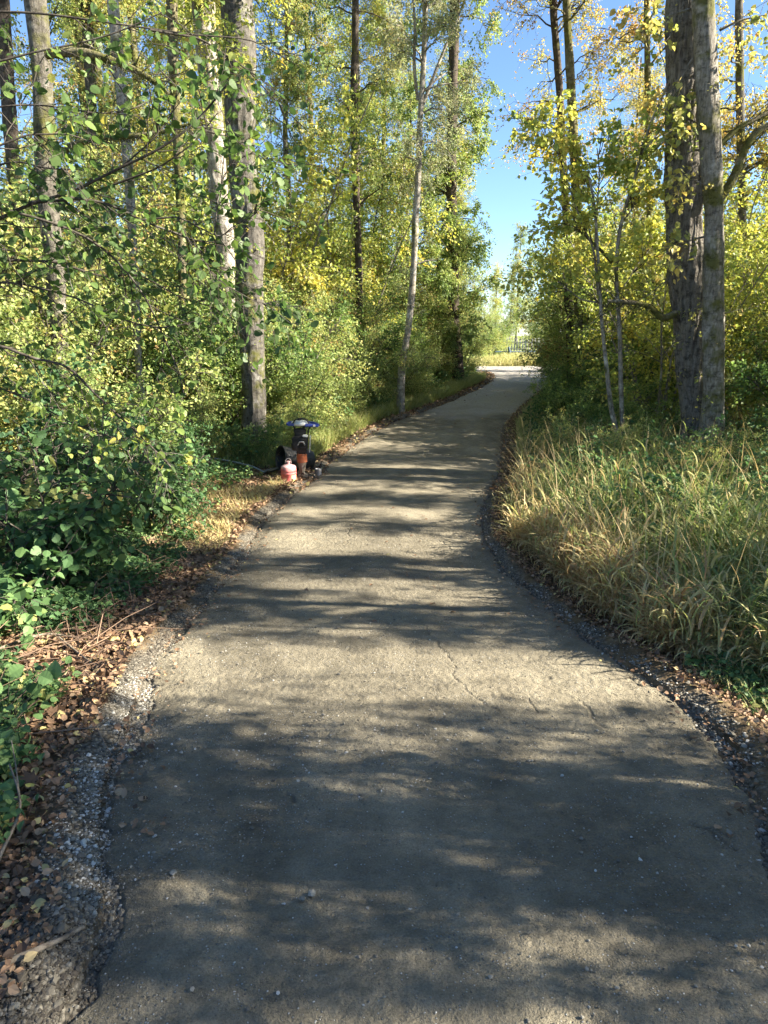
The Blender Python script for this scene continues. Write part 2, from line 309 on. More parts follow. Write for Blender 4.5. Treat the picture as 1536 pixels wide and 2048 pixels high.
def build_ground():
    ys = np.concatenate([np.arange(-14, .8, .4), np.arange(.8, 9, .03), np.arange(9, 20, .07), np.arange(20, 46, .25), np.geomspace(46, 1400, 70)])
    s = np.concatenate([np.linspace(-1, -.12, 60), np.linspace(-.12, .12, 400)[1:-1], np.linspace(.12, 1, 60)])
    # fine columns near the path, coarse outside; width follows distance
    yy, ss = np.meshgrid(ys, s, indexing='ij')
    c = (XL(np.clip(yy, 0, 36)) + XR(np.clip(yy, 0, 36))) / 2; wdt = 25 + np.clip(yy, 0, None) * 1.0
    xx = c + np.sign(ss) * np.where(np.abs(ss) <= .12, np.abs(ss) / .12 * (4.5 + .02 * np.clip(yy, 0, 60)), (4.5 + .02 * np.clip(yy, 0, 60)) + ((np.abs(ss) - .12) / .88) ** 1.7 * wdt)
    zz = ground_z(xx, yy)
    out = np.maximum(XL(yy) - xx, xx - XR(yy))
    fine = (fbm(xyz(xx * 14, yy * 14), 3, 31) - .5) * .035 * np.clip(out / .1, 0, 1) * (yy < 20)
    zz = zz + fine
    # masks: r = gravel (by the road), g = green grass ground
    e = fbm(xyz(xx * 2.3, yy * 2.3), 3, 5)
    left = (XL(yy) - xx) > 0; gw = np.where(left, .16 + .10 * (yy < 3.2) + .5 * np.clip(2.2 - yy, 0, 1), .10) + .5 * (e - .5)
    grav = np.clip((gw - out) / .12, 0, 1) * (yy < 37)
    cross = ((yy > 36.5) & (yy < YEND + 1) & (xx > 4.5)); grav = np.maximum(grav, cross * 1.)
    fld = np.clip((yy - (YEND + .5)) / 1.5, 0, 1); wood = ((xx < 3.5 + .04 * (yy - 40))) * 1.
    grass = np.clip(fld * (1 - wood * .8), 0, 1)
    n, k = xx.shape; i = np.arange(n - 1)[:, None] * k; j = np.arange(k - 1)[None]
    F = np.stack([i + j, i + j + 1, i + k + j + 1, i + k + j], -1).reshape(-1, 4)
    mb = MB(); mb.add(np.stack([xx, yy, zz], -1), F, 0)
    m = mat('soil_and_gravel', rough=.95, spec=.1); t = NT(m); u = t.coord()
    soil = t.ramp(t.noise(u, 9, 6, .7), [(.3, (.05, .036, .022)), (.5, (.12, .085, .05)), (.7, (.20, .145, .085))])
    vo = t.n('ShaderNodeTexVoronoi', feature='F1'); vo.inputs['Scale'].default_value = 55; t.l(u, vo.inputs['Vector'])
    gr = t.mix(t.ramp(vo.outputs['Color'], [(.1, (.075, .065, .052)), (.8, (.24, .215, .175))]), t.ramp(vo.outputs['Distance'], [(.2, 1.), (.75, .35)]), .8, 'MULTIPLY')
    far_gr = t.ramp(t.noise(u, 25, 5, .8), [(.3, (.22, .20, .18)), (.7, (.42, .39, .35))])
    gs = t.ramp(t.noise(u, .6, 6, .75), [(.3, (.14, .19, .05)), (.55, (.24, .27, .08)), (.75, (.36, .33, .14))])
    am = t.n('ShaderNodeAttribute', attribute_name='grav'); ag = t.n('ShaderNodeAttribute', attribute_name='green'); ay = t.n('ShaderNodeAttribute', attribute_name='cross')
    c1 = t.mix(soil, gr, am.outputs['Fac']); c1 = t.mix(c1, far_gr, ay.outputs['Fac']); c1 = t.mix(c1, gs, ag.outputs['Fac']); t.l(c1, t.b.inputs['Base Color'])
    t.bump(t.math('SUBTRACT', t.noise(u, 40, 4), t.math('MULTIPLY', vo.outputs['Distance'], am.outputs['Fac'])), .015, .9)
    o = mb.build('ground', m, smooth=True); tag(o, 'bare earth and verges either side of the path', None, None, 'structure')
    for nm, arr in (('grav', grav), ('green', grass), ('cross', cross * 1.)):
        a = o.data.attributes.new(nm, 'FLOAT', 'POINT'); a.data.foreach_set('value', arr.ravel().astype(np.float32))
build_ground()

def road_z(x, Y, frac):
    c = G(Y) + .012 * (1 - (2 * frac - 1) ** 2)
    rut = -.014 * (np.exp(-((frac - .27) / .1) ** 2) + np.exp(-((frac - .74) / .1) ** 2))
    return c + rut + (fbm(xyz(x * 1.1, Y * 1.1), 3, 21) - .5) * .05 * np.minimum(1, 4 * np.minimum(frac, 1 - frac) + .3)
def build_road():
    ys = np.concatenate([np.arange(-6, .9, .3), np.arange(.9, 4, .014), np.arange(4, 12, .03), np.arange(12, 37.2, .12)])
    fr = np.linspace(0, 1, 340); yy, ff = np.meshgrid(ys, fr, indexing='ij')
    jl = (fbm(xyz(ys * 1.6, ys * 0), 4, 41) - .5) * .14 + (fbm(xyz(ys * 14, ys * 0), 3, 43) - .5) * .07
    jr = (fbm(xyz(ys * 1.6, ys * 0 + 9), 4, 42) - .5) * .18 + (fbm(xyz(ys * 14, ys * 0 + 4), 3, 44) - .5) * .07
    a = (XL(ys) + jl)[:, None]; b = (XR(ys) + jr)[:, None]; xx = a + (b - a) * ff
    zz = road_z(xx, yy, ff)
    rough = .012 * (fbm(xyz(xx * 38, yy * 38), 2, 51) - .5) * (.5 + 1.2 * fbm(xyz(xx * 1.3, yy * 1.3), 2, 58)) + .012 * np.clip(fbm(xyz(xx * 2.2, yy * 2.2), 2, 57) - .55, 0, 1) * (fbm(xyz(xx * 60, yy * 60), 1, 52))
    zz = zz + rough * (yy < 9); e = np.minimum(ff, 1 - ff); zz = zz - .075 * np.clip(1 - e / .022, 0, 1) ** 1.5 - .03 * np.clip(1 - e / .07, 0, 1) * (.4 + fbm(xyz(xx * 7, yy * 7), 2, 61))
    n, k = xx.shape; i = np.arange(n - 1)[:, None] * k; j = np.arange(k - 1)[None]
    F = np.stack([i + j, i + j + 1, i + k + j + 1, i + k + j], -1).reshape(-1, 4)
    crack = np.zeros(xx.shape)
    for pts in ([(845, 1238), (862, 1270), (886, 1296), (900, 1318), (906, 1358), (930, 1385), (985, 1425), (1040, 1450), (1095, 1458)], [(1165, 1408), (1182, 1432), (1206, 1456)], [(1048, 1395), (1072, 1428)], [(690, 1060), (702, 1075), (690, 1090)], [(1380, 1650), (1430, 1680), (1475, 1700)], [(880, 1080), (905, 1100), (925, 1105)], [(560, 1590), (566, 1610)]):
        q = resample(np.array([gp(*p)[:2] for p in pts]), 90); q = q + (fbm(xyz(q[:, 0] * 9, q[:, 1] * 9), 2, 66)[:, None] - .5) * .10
        sel = (yy > q[:, 1].min() - .05) & (yy < q[:, 1].max() + .05) & (xx > q[:, 0].min() - .05) & (xx < q[:, 0].max() + .05)
        d = np.sqrt((xx[sel][:, None] - q[None, :, 0]) ** 2 + (yy[sel][:, None] - q[None, :, 1]) ** 2).min(1); wv = .004 + .007 * fbm(xyz(xx[sel] * 6, yy[sel] * 6), 2, 67); crack[sel] = np.maximum(crack[sel], np.clip(1.6 - d / wv, 0, 1))
    zz = zz - .004 * crack
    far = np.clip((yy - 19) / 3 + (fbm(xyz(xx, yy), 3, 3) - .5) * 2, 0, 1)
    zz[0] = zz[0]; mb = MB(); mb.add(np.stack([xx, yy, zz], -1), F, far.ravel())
    m = mat('compacted_fine_gravel', rough=.9, spec=.2); t = NT(m); u = t.coord()
    big = t.noise(t.coord((1, .55, 1)), 1.2, 6, .68); mid = t.noise(u, 6, 5, .7); fine = t.noise(u, 130, 3, .7)
    c = t.ramp(big, [(.3, (.14, .122, .09)), (.5, (.235, .205, .15)), (.7, (.33, .29, .21))])
    c = t.mix(c, t.ramp(mid, [(.3, .62), (.7, 1.12)]), .8, 'MULTIPLY'); c = t.mix(c, t.ramp(fine, [(.3, .55), (.7, 1.3)]), .7, 'MULTIPLY')
    vo = t.n('ShaderNodeTexVoronoi', feature='F1'); vo.inputs['Scale'].default_value = 75; vo.inputs['Randomness'].default_value = 1; t.l(u, vo.inputs['Vector'])
    st = t.ramp(vo.outputs['Distance'], [(.16, 1.), (.3, 0.)]); sel = t.n('ShaderNodeSeparateColor'); t.l(vo.outputs['Color'], sel.inputs[0])
    patch = t.ramp(t.noise(u, 1.6, 4, .65), [(.45, .0), (.62, 1.)]); sm = t.math('MULTIPLY', st, t.math('GREATER_THAN', sel.outputs[0], t.math('SUBTRACT', .90, t.math('MULTIPLY', patch, .5))))
    c = t.mix(c, t.ramp(sel.outputs[1], [(0, (.12, .12, .12)), (.5, (.33, .33, .32)), (1, (.52, .52, .50))]), sm)
    # long fine cracks in the rolled surface
    cr = t.n('ShaderNodeAttribute', attribute_name='crack').outputs['Fac']; c = t.mix(c, (.05, .045, .04), t.math('MULTIPLY', cr, .5))
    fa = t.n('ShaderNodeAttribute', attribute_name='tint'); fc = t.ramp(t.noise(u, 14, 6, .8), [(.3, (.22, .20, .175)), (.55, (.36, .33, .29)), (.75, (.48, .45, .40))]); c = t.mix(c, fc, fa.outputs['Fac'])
    t.l(c, t.b.inputs['Base Color'])
    h = t.math('ADD', t.math('MULTIPLY', fine, .5), t.math('ADD', t.math('MULTIPLY', t.noise(u, 34, 4, .7), .9), t.math('SUBTRACT', sm, t.math('MULTIPLY', cr, .5)))); t.bump(h, .022, 1.)
    o = mb.build('road', m, smooth=True); a = o.data.attributes.new('crack', 'FLOAT', 'POINT'); a.data.foreach_set('value', crack.ravel().astype(np.float32)); tag(o, 'rolled grey gravel driveway', None, None, 'structure')
build_road()

# ------------------------------------------------------------------ loose stones
def stones(n, xs, ys, size, rng, mb, flat=.6, tint=None, sink=.25, road=False):
    t_ = (1 + 5 ** .5) / 2; iv = nrm(np.array([[-1, t_, 0], [1, t_, 0], [-1, -t_, 0], [1, -t_, 0], [0, -1, t_], [0, 1, t_], [0, -1, -t_], [0, 1, -t_], [t_, 0, -1], [t_, 0, 1], [-t_, 0, -1], [-t_, 0, 1]], float))
    fi = np.array([[0, 11, 5], [0, 5, 1], [0, 1, 7], [0, 7, 10], [0, 10, 11], [1, 5, 9], [5, 11, 4], [11, 10, 2], [10, 7, 6], [7, 1, 8], [3, 9, 4], [3, 4, 2], [3, 2, 6], [3, 6, 8], [3, 8, 9], [4, 9, 5], [2, 4, 11], [6, 2, 10], [8, 6, 7], [9, 8, 1]])
    a = rng.uniform(0, 6.28, n); J = iv[None] * (1 + rng.normal(size=(n, 12, 1)) * .16) * (size[:, None, None]) * (np.array([1, 1, flat]) * rng.uniform(.7, 1.25, (n, 1, 3)))
    c, s = np.cos(a)[:, None], np.sin(a)[:, None]; X = J[..., 0] * c - J[..., 1] * s; Y = J[..., 0] * s + J[..., 1] * c
    if road:
        fr = np.clip((xs - XL(ys)) / (XR(ys) - XL(ys)), 0, 1); z0 = road_z(xs, ys, fr)
    else: z0 = ground_z(xs, ys)
    V = np.stack([X + xs[:, None], Y + ys[:, None], J[..., 2] + (z0 + size * flat * (1 - sink) * .6)[:, None]], -1)
    mb.add(V, (fi[None] + (np.arange(n) * 12)[:, None, None]).reshape(-1, 3), np.repeat(rng.random(n) if tint is None else tint, 12))
def build_stones():
    rng = np.random.default_rng(5); mb = MB()
    n = 70000; Y = .9 + 11 * rng.random(n) ** 2.1; X = XL(Y) - np.abs(rng.normal(size=n)) * np.where(Y < 3.4, .17 + .3 * np.clip(2.1 - Y, 0, 1), .11) + .10; sz = np.clip(rng.lognormal(-5.75, .55, n), .002, .022); keep = (fbm(xyz(X * 2.6, Y * 2.6), 3, 8) + rng.normal(size=n) * .07 > .38)
    stones(keep.sum(), X[keep], Y[keep], sz[keep], rng, mb, tint=np.clip(rng.random(keep.sum()) ** 1.5 * .7 + .9 * (fbm(xyz(X[keep] * 1.3, Y[keep] * 1.3), 2, 14) - .32) + .12 * (np.abs(Y[keep] - 2.55) < .35), 0, 1))
    n = 14000; Y = 1.5 + 11 * rng.random(n) ** 1.6; X = XR(Y) + np.abs(rng.normal(size=n)) * .10 - .08; sz = np.clip(rng.lognormal(-5.4, .5, n), .0025, .022); q = fbm(xyz(X * 3, Y * 3), 3, 9) + rng.normal(size=n) * .05 > .44; X, Y, sz = X[q], Y[q], sz[q]; n = len(X)
    stones(n, X, Y, sz, rng, mb)
    m = mat('crushed_rock', rough=.85, spec=.2); t = NT(m); a = t.n('ShaderNodeAttribute', attribute_name='tint')
    c = t.ramp(a.outputs['Fac'], [(0, (.06, .05, .04)), (.55, (.155, .138, .11)), (.88, (.26, .24, .20)), (1, (.50, .48, .44))]); t.l(c, t.b.inputs['Base Color']); t.bump(t.noise(t.coord(), 160, 3), .002)
    tag(mb.build('edge_gravel', m), 'loose crushed rock along both edges of the path', 'gravel', kind='stuff')
    mb = MB(); n = 60000; Y = 1.0 + 8 * rng.random(n) ** 1.9; f = rng.random(n); f = np.where(rng.random(n) < .35, f ** 2.5 * .35, f); X = XL(Y) + f * (XR(Y) - XL(Y)); d = fbm(xyz(X * 1.6, Y * 1.6), 3, 57); keep = rng.random(n) < np.clip((d - .40) * 4, .10, 1)
    sz = np.clip(rng.lognormal(-6.0, .45, n), .0018, .014); k = keep; stones(k.sum(), X[k], Y[k], sz[k], rng, mb, .7, .35 + .65 * rng.random(k.sum()), -.7, True)
    tag(mb.build('loose_pebbles', m), 'small pale pebbles strewn over the rolled surface', 'gravel', kind='stuff')
build_stones()

# ------------------------------------------------------------------ fallen leaves, ground plants, grass (nobody could count them)
def scatter_litter():
    rng = np.random.default_rng(8); mb = MB()
    def zone(n, X, Y, sz, shape=LEAF_MID):
        z = ground_z(X, Y) + rng.uniform(.004, .045, len(X)); put_leaves(mb, rng, np.stack([X, Y, z], -1), sz, shape, np.clip(rng.normal(.55, .27, len(X)), 0, 1), up=1.5, droop=0, jig=1)
    n = 17000; Y = 1.3 + 11.5 * rng.random(n) ** 1.4; X = XL(Y) - .14 - .1 * (Y < 3) - np.abs(rng.normal(size=n)) * .7; zone(n, X, Y, .026 + .028 * np.clip((Y - 1.3) / 2.5, 0, 1))
    n = 16000; Y = 1.2 + 11.5 * rng.random(n) ** 1.5; X = XL(Y) - .12 - np.abs(rng.normal(size=n)) * .8; zone(n, X, Y, rng.uniform(.01, .04, n))
    n = 500; Y = 2.2 + 8 * rng.random(n); X = XL(Y) - .25 - np.abs(rng.normal(size=n)) * .8; zone(n, X, Y, .11, LEAF_MAPLE)
    n = 7500; Y = 1.8 + 10 * rng.random(n); X = XR(Y) + .10 + np.abs(rng.normal(size=n)) * .35; zone(n, X, Y, .012 + .034 * rng.random(n))
    n = 9000; Y = 11 + 26 * rng.random(n) ** 1.2; X = np.where(rng.random(n) < .6, XL(Y) - np.abs(rng.normal(size=n)) * 1.0 + .1, XR(Y) + np.abs(rng.normal(size=n)) * .8); zone(n, X, Y, .09, LEAF_LO)
    n = 2400; Y = 2.3 + 23 * rng.random(n) ** 1.2; sd_ = rng.random(n) < .6; q = np.abs(rng.normal(size=n)) * .13; X = np.where(sd_, XL(Y) + q - .02, XR(Y) - q * .7); e = (X - XL(Y)) / (XR(Y) - XL(Y)); put_leaves(mb, rng, np.stack([X, Y, road_z(X, Y, e) + .012], -1), rng.uniform(.008, .045, n), LEAF_MID, np.clip(rng.normal(.5, .25, n), 0, 1), up=2.0, droop=0)
    n = 260; Y = 5 + 30 * rng.random(n) ** 1.1; e = rng.beta(.5, .9, n); X = XL(Y) + e * (XR(Y) - XL(Y)); z = road_z(X, Y, e) + .012
    put_leaves(mb, rng, np.stack([X, Y, z], -1), .05, LEAF_MID, np.clip(rng.normal(.6, .2, n), 0, 1), up=2.5, droop=0)
    tag(mb.build('fallen_leaves', M['litter']), 'dry brown and orange leaves fallen along the verges', 'leaf litter', kind='stuff')
scatter_litter()

def blades(mb, rng, X, Y, h, wdt, bend, tint_lo, tint_hi, lean=None, z=None, segs=6):
    n = len(X); s = np.linspace(0, 1, segs + 1)[None, :, None]; az = rng.uniform(0, 6.283, n); dirv = np.stack([np.cos(az), np.sin(az), 0 * az], -1)
    if lean is not None: dirv = nrm(dirv + lean)
    b = (np.broadcast_to(bend, (n,)) * rng.uniform(.3, 1.5, n))[:, None, None]; h = np.broadcast_to(h, (n,))[:, None, None]
    base = np.stack([X, Y, ground_z(X, Y) - .02 if z is None else z], -1)[:, None]
    th = b * s ** 1.1; P = base + h * (dirv[:, None] * s * np.sin(np.clip(th, 0, 2.6)) * .85 + np.array([0, 0, 1.]) * s * np.cos(np.clip(th, 0, 2.6) * .62))
    side = np.stack([-np.sin(az), np.cos(az), 0 * az], -1); tw = rng.uniform(-.7, .7, n)[:, None]; side = nrm(side + dirv * tw)[:, None]
    wv = wdt * rng.uniform(.6, 1.4, n)[:, None, None] * np.clip((1 - s) * 2.2, 0.02, 1) * (.5 + .5 * np.clip(s * 6, 0, 1))
    V = np.stack([P - side * wv / 2, P + side * wv / 2], 2); k = segs + 1
    i = (np.arange(n) * 2 * k)[:, None]; j = (np.arange(segs) * 2)[None]; F = np.stack([i + j, i + j + 1, i + j + 3, i + j + 2], -1).reshape(-1, 4)
    tt = (np.broadcast_to(tint_lo, (n,))[:, None] * (1 - s[..., 0]) + np.broadcast_to(tint_hi, (n,))[:, None] * s[..., 0]); mb.add(V, F, np.repeat(tt[:, :, None], 2, 2).ravel())
def grass_fields():
    rng = np.random.default_rng(12); mb = MB()
    # tall reed grass on the right verge
    n = 56000; Y = 3.6 + 10.5 * rng.random(n) ** 1.25; dx = 7.0 * rng.random(n) ** 1.45; off = np.interp(Y, [3.6, 4.3, 5, 7, 9, 14], [1.0, .40, .33, .42, .30, .9]) + .22 * (fbm(xyz(Y * 1.5, Y * 0), 2, 77) - .5)
    X = XR(Y) + off + dx; cl = fbm(xyz(X * 2.2, Y * 2.2), 2, 71); keep = (rng.random(n) < np.clip((cl - .36) * 5, .08, 1) * np.clip(1.35 - Y / 14, .2, 1)) & (X < .72 * Y + 1.4) & (X < 5.0 + .0 * Y + (Y < 10) * 3)
    X, Y, dx, cl = X[keep], Y[keep], dx[keep], cl[keep]; k = len(X)
    edge = np.clip(dx / 1.1, 0, 1); h = (.42 + .42 * edge) * rng.uniform(.6, 1.15, k) * (.75 + .5 * cl) * np.interp(Y, [3.6, 5, 14], [.8, 1, 1])
    dry = np.clip(1.0 - dx / .8 + (fbm(xyz(X * .8, Y * .8), 2, 73) - .5) * 1.5, 0, 1) + rng.normal(size=k) * .18
    hi = np.clip(.28 + .46 * dry + rng.normal(size=k) * .22, 0, 1); lo = np.clip(.62 + .3 * dry + rng.normal(size=k) * .1, 0, 1)
    blades(mb, rng, X, Y, h, .013, 1.9, lo, hi, lean=np.array([-.25, -.15, 0]), segs=7)
    m = rng.random(k) < .10; blades(mb, rng, X[m], Y[m], h[m] * .8, .013, 2.9, np.clip(lo[m] + .1, 0, 1), np.clip(hi[m] + .25, 0, 1), segs=8)
    m = rng.random(k) < .8; q = rng.uniform(.35, .95, m.sum()); zz = ground_z(X[m], Y[m]) + h[m] * q * .9
    blades(mb, rng, X[m] + rng.normal(size=m.sum()) * .05, Y[m] + rng.normal(size=m.sum()) * .05, rng.uniform(.16, .42, m.sum()), .016, 2.3, np.clip(hi[m] + .05 + .25 * (1 - q), 0, 1), np.clip(hi[m] - .05 + rng.normal(size=m.sum()) * .15, 0, 1), z=zz, segs=5)
    # seed heads: fine stalks
    n = 1100; Y = 4.2 + 9 * rng.random(n); X = XR(Y) + .4 + 5 * rng.random(n); kk = X < .7 * Y + 1; blades(mb, rng, X[kk], Y[kk], rng.uniform(.9, 1.45, kk.sum()), .006, .7, .8, .85)
    tag(mb.build('tall_grass', M['grass']), 'tall arching reed grass, straw below and green above, on the right verge', 'grass', kind='stuff')
    mb = MB()
    n = 26000; Y = 7.5 + 6 * rng.random(n); X = XL(Y) - .25 - np.abs(rng.normal(size=n)) * .8; kk = fbm(xyz(X * 1.8, Y * 1.8), 2, 91) > .45; X, Y = X[kk], Y[kk]
    kk = rng.random(len(X)) < .45; X, Y = X[kk], Y[kk]; blades(mb, rng, X, Y, rng.uniform(.05, .22, len(X)), .008, 1.6, .8, np.clip(rng.normal(.66, .2, len(X)), 0, 1), segs=4)
    n = 40000; Y = 13 + 20 * rng.random(n); X = XL(Y) - .35 - np.abs(rng.normal(size=n)) * 1.1; blades(mb, rng, X, Y, rng.uniform(.15, .5, n), .012, 1.1, .4, np.clip(rng.normal(.42, .15, n), 0, 1), segs=4)
    n = 14000; Y = 13 + 22 * rng.random(n); X = XR(Y) + .3 + np.abs(rng.normal(size=n)) * 1.0; blades(mb, rng, X, Y, rng.uniform(.1, .45, n), .012, 1.1, .5, np.clip(rng.normal(.4, .2, n), 0, 1), segs=4)
    n = 9000; Y = 1.5 + 2.6 * rng.random(n); X = XR(Y) + .3 + 1.4 * rng.random(n); blades(mb, rng, X, Y, rng.uniform(.04, .16, n), .005, 1.3, .7, np.clip(rng.normal(.4, .25, n), 0, 1), segs=4)
    n = 30000; Y = 42.5 + 7 * rng.random(n) ** .8; X = 3.5 + 14 * rng.random(n); blades(mb, rng, X, Y, rng.uniform(.2, .8, n) * np.clip((X - 4.5) / 4, .3, 1), .035, .9, .6, np.clip(rng.normal(.5, .15, n), 0, 1), segs=3)
    tag(mb.build('verge_grass', M['grass']), 'short green and straw coloured grass tufts on the verges', 'grass', kind='stuff')
grass_fields()

def ground_cover():
    rng = np.random.default_rng(21); mb = MB()
    def patch(n, X, Y, hmax, sz, base=.5, shape=LEAF_MID, dens=.4, s=93):
        kk = fbm(xyz(X * 2.2, Y * 2.2), 2, s) > dens; X, Y = X[kk], Y[kk]; m = len(X); z0 = ground_z(X, Y); h = hmax * rng.uniform(.15, 1, m) * (.4 + fbm(xyz(X * 3, Y * 3), 2, 9))
        st = np.stack([X, Y, z0 - .01], -1); en = st + np.stack([rng.normal(size=m) * .05, rng.normal(size=m) * .05, h], -1); add_tubes(mb, np.stack([st, (st + en) / 2 + rng.normal(size=(m, 3)) * .006, en], 1), .0015, 3, .2)
        for q in range(4):
            put_leaves(mb, rng, en + rng.normal(size=(m, 3)) * np.array([.03, .03, .015]), sz, shape, np.clip(rng.normal(base, .2, m), 0, 1), up=1.3, droop=.25)
    n = 5200; Y = 1.2 + 2.5 * rng.random(n); X = XL(Y) - .40 - 1.6 * rng.random(n); patch(n, X, Y, .22, .05, .75, dens=.40)
    n = 3800; Y = 2.6 + 5.5 * rng.random(n); X = XL(Y) - .62 - .9 * rng.random(n); patch(n, X, Y, .20, .05, .5, dens=.50, s=97)
    n = 1500; Y = 1.6 + 2.6 * rng.random(n); X = XR(Y) + .32 + 1.3 * rng.random(n); patch(n, X, Y, .10, .045, .6, dens=.42)
    n = 1500; Y = 6 + 7 * rng.random(n); X = XL(Y) - .9 - 2.2 * rng.random(n); patch(n, X, Y, .3, .06, .7, dens=.45)
    n = 5200; Y = 13 + 22 * rng.random(n); X = XL(Y) - .8 - 2.5 * rng.random(n); patch(n, X, Y, .7, .10, .75, LEAF_LO, .4)
    n = 4500; Y = 11 + 24 * rng.random(n); X = XR(Y) + .5 + 3 * rng.random(n); patch(n, X, Y, .6, .09, .4, LEAF_LO, .35)
    n = 6500; Y = 6 + 8 * rng.random(n); X = XR(Y) + 1.0 + 6 * rng.random(n); patch(n, X, Y, 1.0, .07, .6, LEAF_LO, .38)
    tag(mb.build('ground_cover', M['leaf_bramble']), 'low leafy weeds and trailing bramble on the verges', 'ground cover', kind='stuff')
    # dry canes lying on the left verge
    mb = MB(); n = 900; Y = 3.0 + 4.8 * rng.random(n); X = XL(Y) - .35 - 1.8 * rng.random(n); a = rng.uniform(0, 6.28, n); L = rng.uniform(.12, .6, n); st = np.stack([X, Y, ground_z(X, Y) + rng.uniform(.0, .12, n)], -1)
    en = st + np.stack([np.cos(a) * L, np.sin(a) * L, rng.normal(size=n) * .07], -1); mid = (st + en) / 2 + np.stack([rng.normal(size=n) * .04, rng.normal(size=n) * .04, rng.uniform(0, .08, n)], -1)
    add_tubes(mb, np.stack([st, mid, en], 1), np.array([[.004, .003, .0015]]), 4, np.repeat(rng.random(n), 12))
    tag(mb.build('dead_canes', M['deadcane']), 'tangle of dry brown canes under the bramble on the left verge', 'dead canes', kind='stuff')
ground_cover()

# ------------------------------------------------------------------ trees
def foliage(mb, rng, twigs, per, size, shape, mati=0, base=.5, cl=.45, spread=.03, up=.55, droop=.35, sc=1.3, cs=3):
    P, D = on_lines(rng, twigs, per, .1, spread); put_leaves(mb, rng, P, size, shape, clump_tint(P, rng, base, cl, .3, sc, cs), up, droop, D, mat=mati)

def tall_tree(name, seed, height, r0, bark, leaf, limbs=46, z0=.16, leaf_n=26, size=.085, base=.5, spread=2.6, lean=(0, 0), br=6, tw=5):
    """woodland tree with bare lower trunk, raised limbs and an airy crown; returns its root"""
    rng = np.random.default_rng(seed); root = thing(name, None, 'tree')
    k = 10; s = np.linspace(0, 1, k); P = np.stack([lean[0] * s * height + rng.normal(size=k) * .10 * s, lean[1] * s * height + rng.normal(size=k) * .1 * s, s * height - .1], -1)
    v, f, tn = bark_trunk(P, r0 * (1 - .85 * s) + .01, 12, .10, s=seed, dz=.22, flare=.3); mb = MB(); mb.add(v, f, tn); mb.build('trunk', bark, root, True)
    par = resample(P, 24)[None]; Lb = spawn(rng, par, limbs, (spread * .45, spread), 1.0, .15, z0, .98, 6, .15, .06, .55)
    mb = MB(); add_tubes(mb, Lb, np.linspace(.035, .008, 6)[None] * (r0 / .2), 5)
    B = spawn(rng, Lb, br, (.5, 1.3), .8, .05, .2, 1, 4, .2, .08, .3); add_tubes(mb, B, np.linspace(.012, .004, 4)[None], 3)
    T = spawn(rng, B, tw, (.25, .65), .8, 0, .15, 1, 3, .35, .08); add_tubes(mb, T, np.linspace(.005, .002, 3)[None], 3)
    mb.build('limbs', bark, root)
    mb = MB(); foliage(mb, rng, T, leaf_n, size, LEAF_LO, base=base, spread=.07, sc=.9, cs=seed); mb.build('crown', leaf, root)
    return root
def shrub(name, seed, h, wd, leaf, bark=None, stems=9, br=9, tw=6, per=14, size=.075, base=.5, shape=LEAF_LO, up=.55, low=.12, cat='shrub', spread=.05):
    rng = np.random.default_rng(seed); root = thing(name, None, cat)
    a = rng.uniform(0, 6.28, stems); tilt = rng.uniform(.05, .55, stems) * wd / h * 1.6; L = h * rng.uniform(.65, 1.05, stems); k = 7; s = np.linspace(0, 1, k)[None, :, None]
    d = nrm(np.stack([np.cos(a) * tilt, np.sin(a) * tilt, np.ones(stems)], -1))[:, None]; st = np.stack([np.cos(a) * .15, np.sin(a) * .15, np.full(stems, -.05)], -1)[:, None]
    P = st + d * L[:, None, None] * s + np.stack([np.cos(a), np.sin(a), -.4 + 0 * a], -1)[:, None] * s ** 2.2 * wd * .3 + rng.normal(size=(stems, k, 3)) * .06 * s
    mb = MB(); add_tubes(mb, P, np.linspace(.022, .007, k)[None] * (h / 4) ** .6, 6)
    B = spawn(rng, P, br, (.25 * wd, .62 * wd), .95, .05, low, 1, 5, .2, .05, .4); add_tubes(mb, B, np.linspace(.009, .003, 5)[None], 4)
    T = spawn(rng, B, tw, (.12 * wd, .35 * wd), .85, .0, .15, 1, 3, .25, .06); add_tubes(mb, T, np.linspace(.0035, .0015, 3)[None], 3); mb.build('stems', bark or M['twig'], root)
    mb = MB(); foliage(mb, rng, T, per, size, shape, base=base, spread=spread, up=up, cs=seed, sc=1.1); mb.build('foliage', leaf, root)
    return root
def place(root, used, x, y, rz, sc, label, group=None, cat=None):
    o = root if not used.get(root.name) else copy_tree(root); used[root.name] = True
    o.location = (float(x), float(y), float(ground_z(x, y))); o.rotation_euler = (0, 0, rz); o.scale = (sc, sc, sc)
    o['label'] = label
    if group: o['group'] = group
    return o
used = {}
def xat(px, Y, h=0.): return (px - 768) / FPX * zc(Y, float(G(Y)) + h - CAMZ)

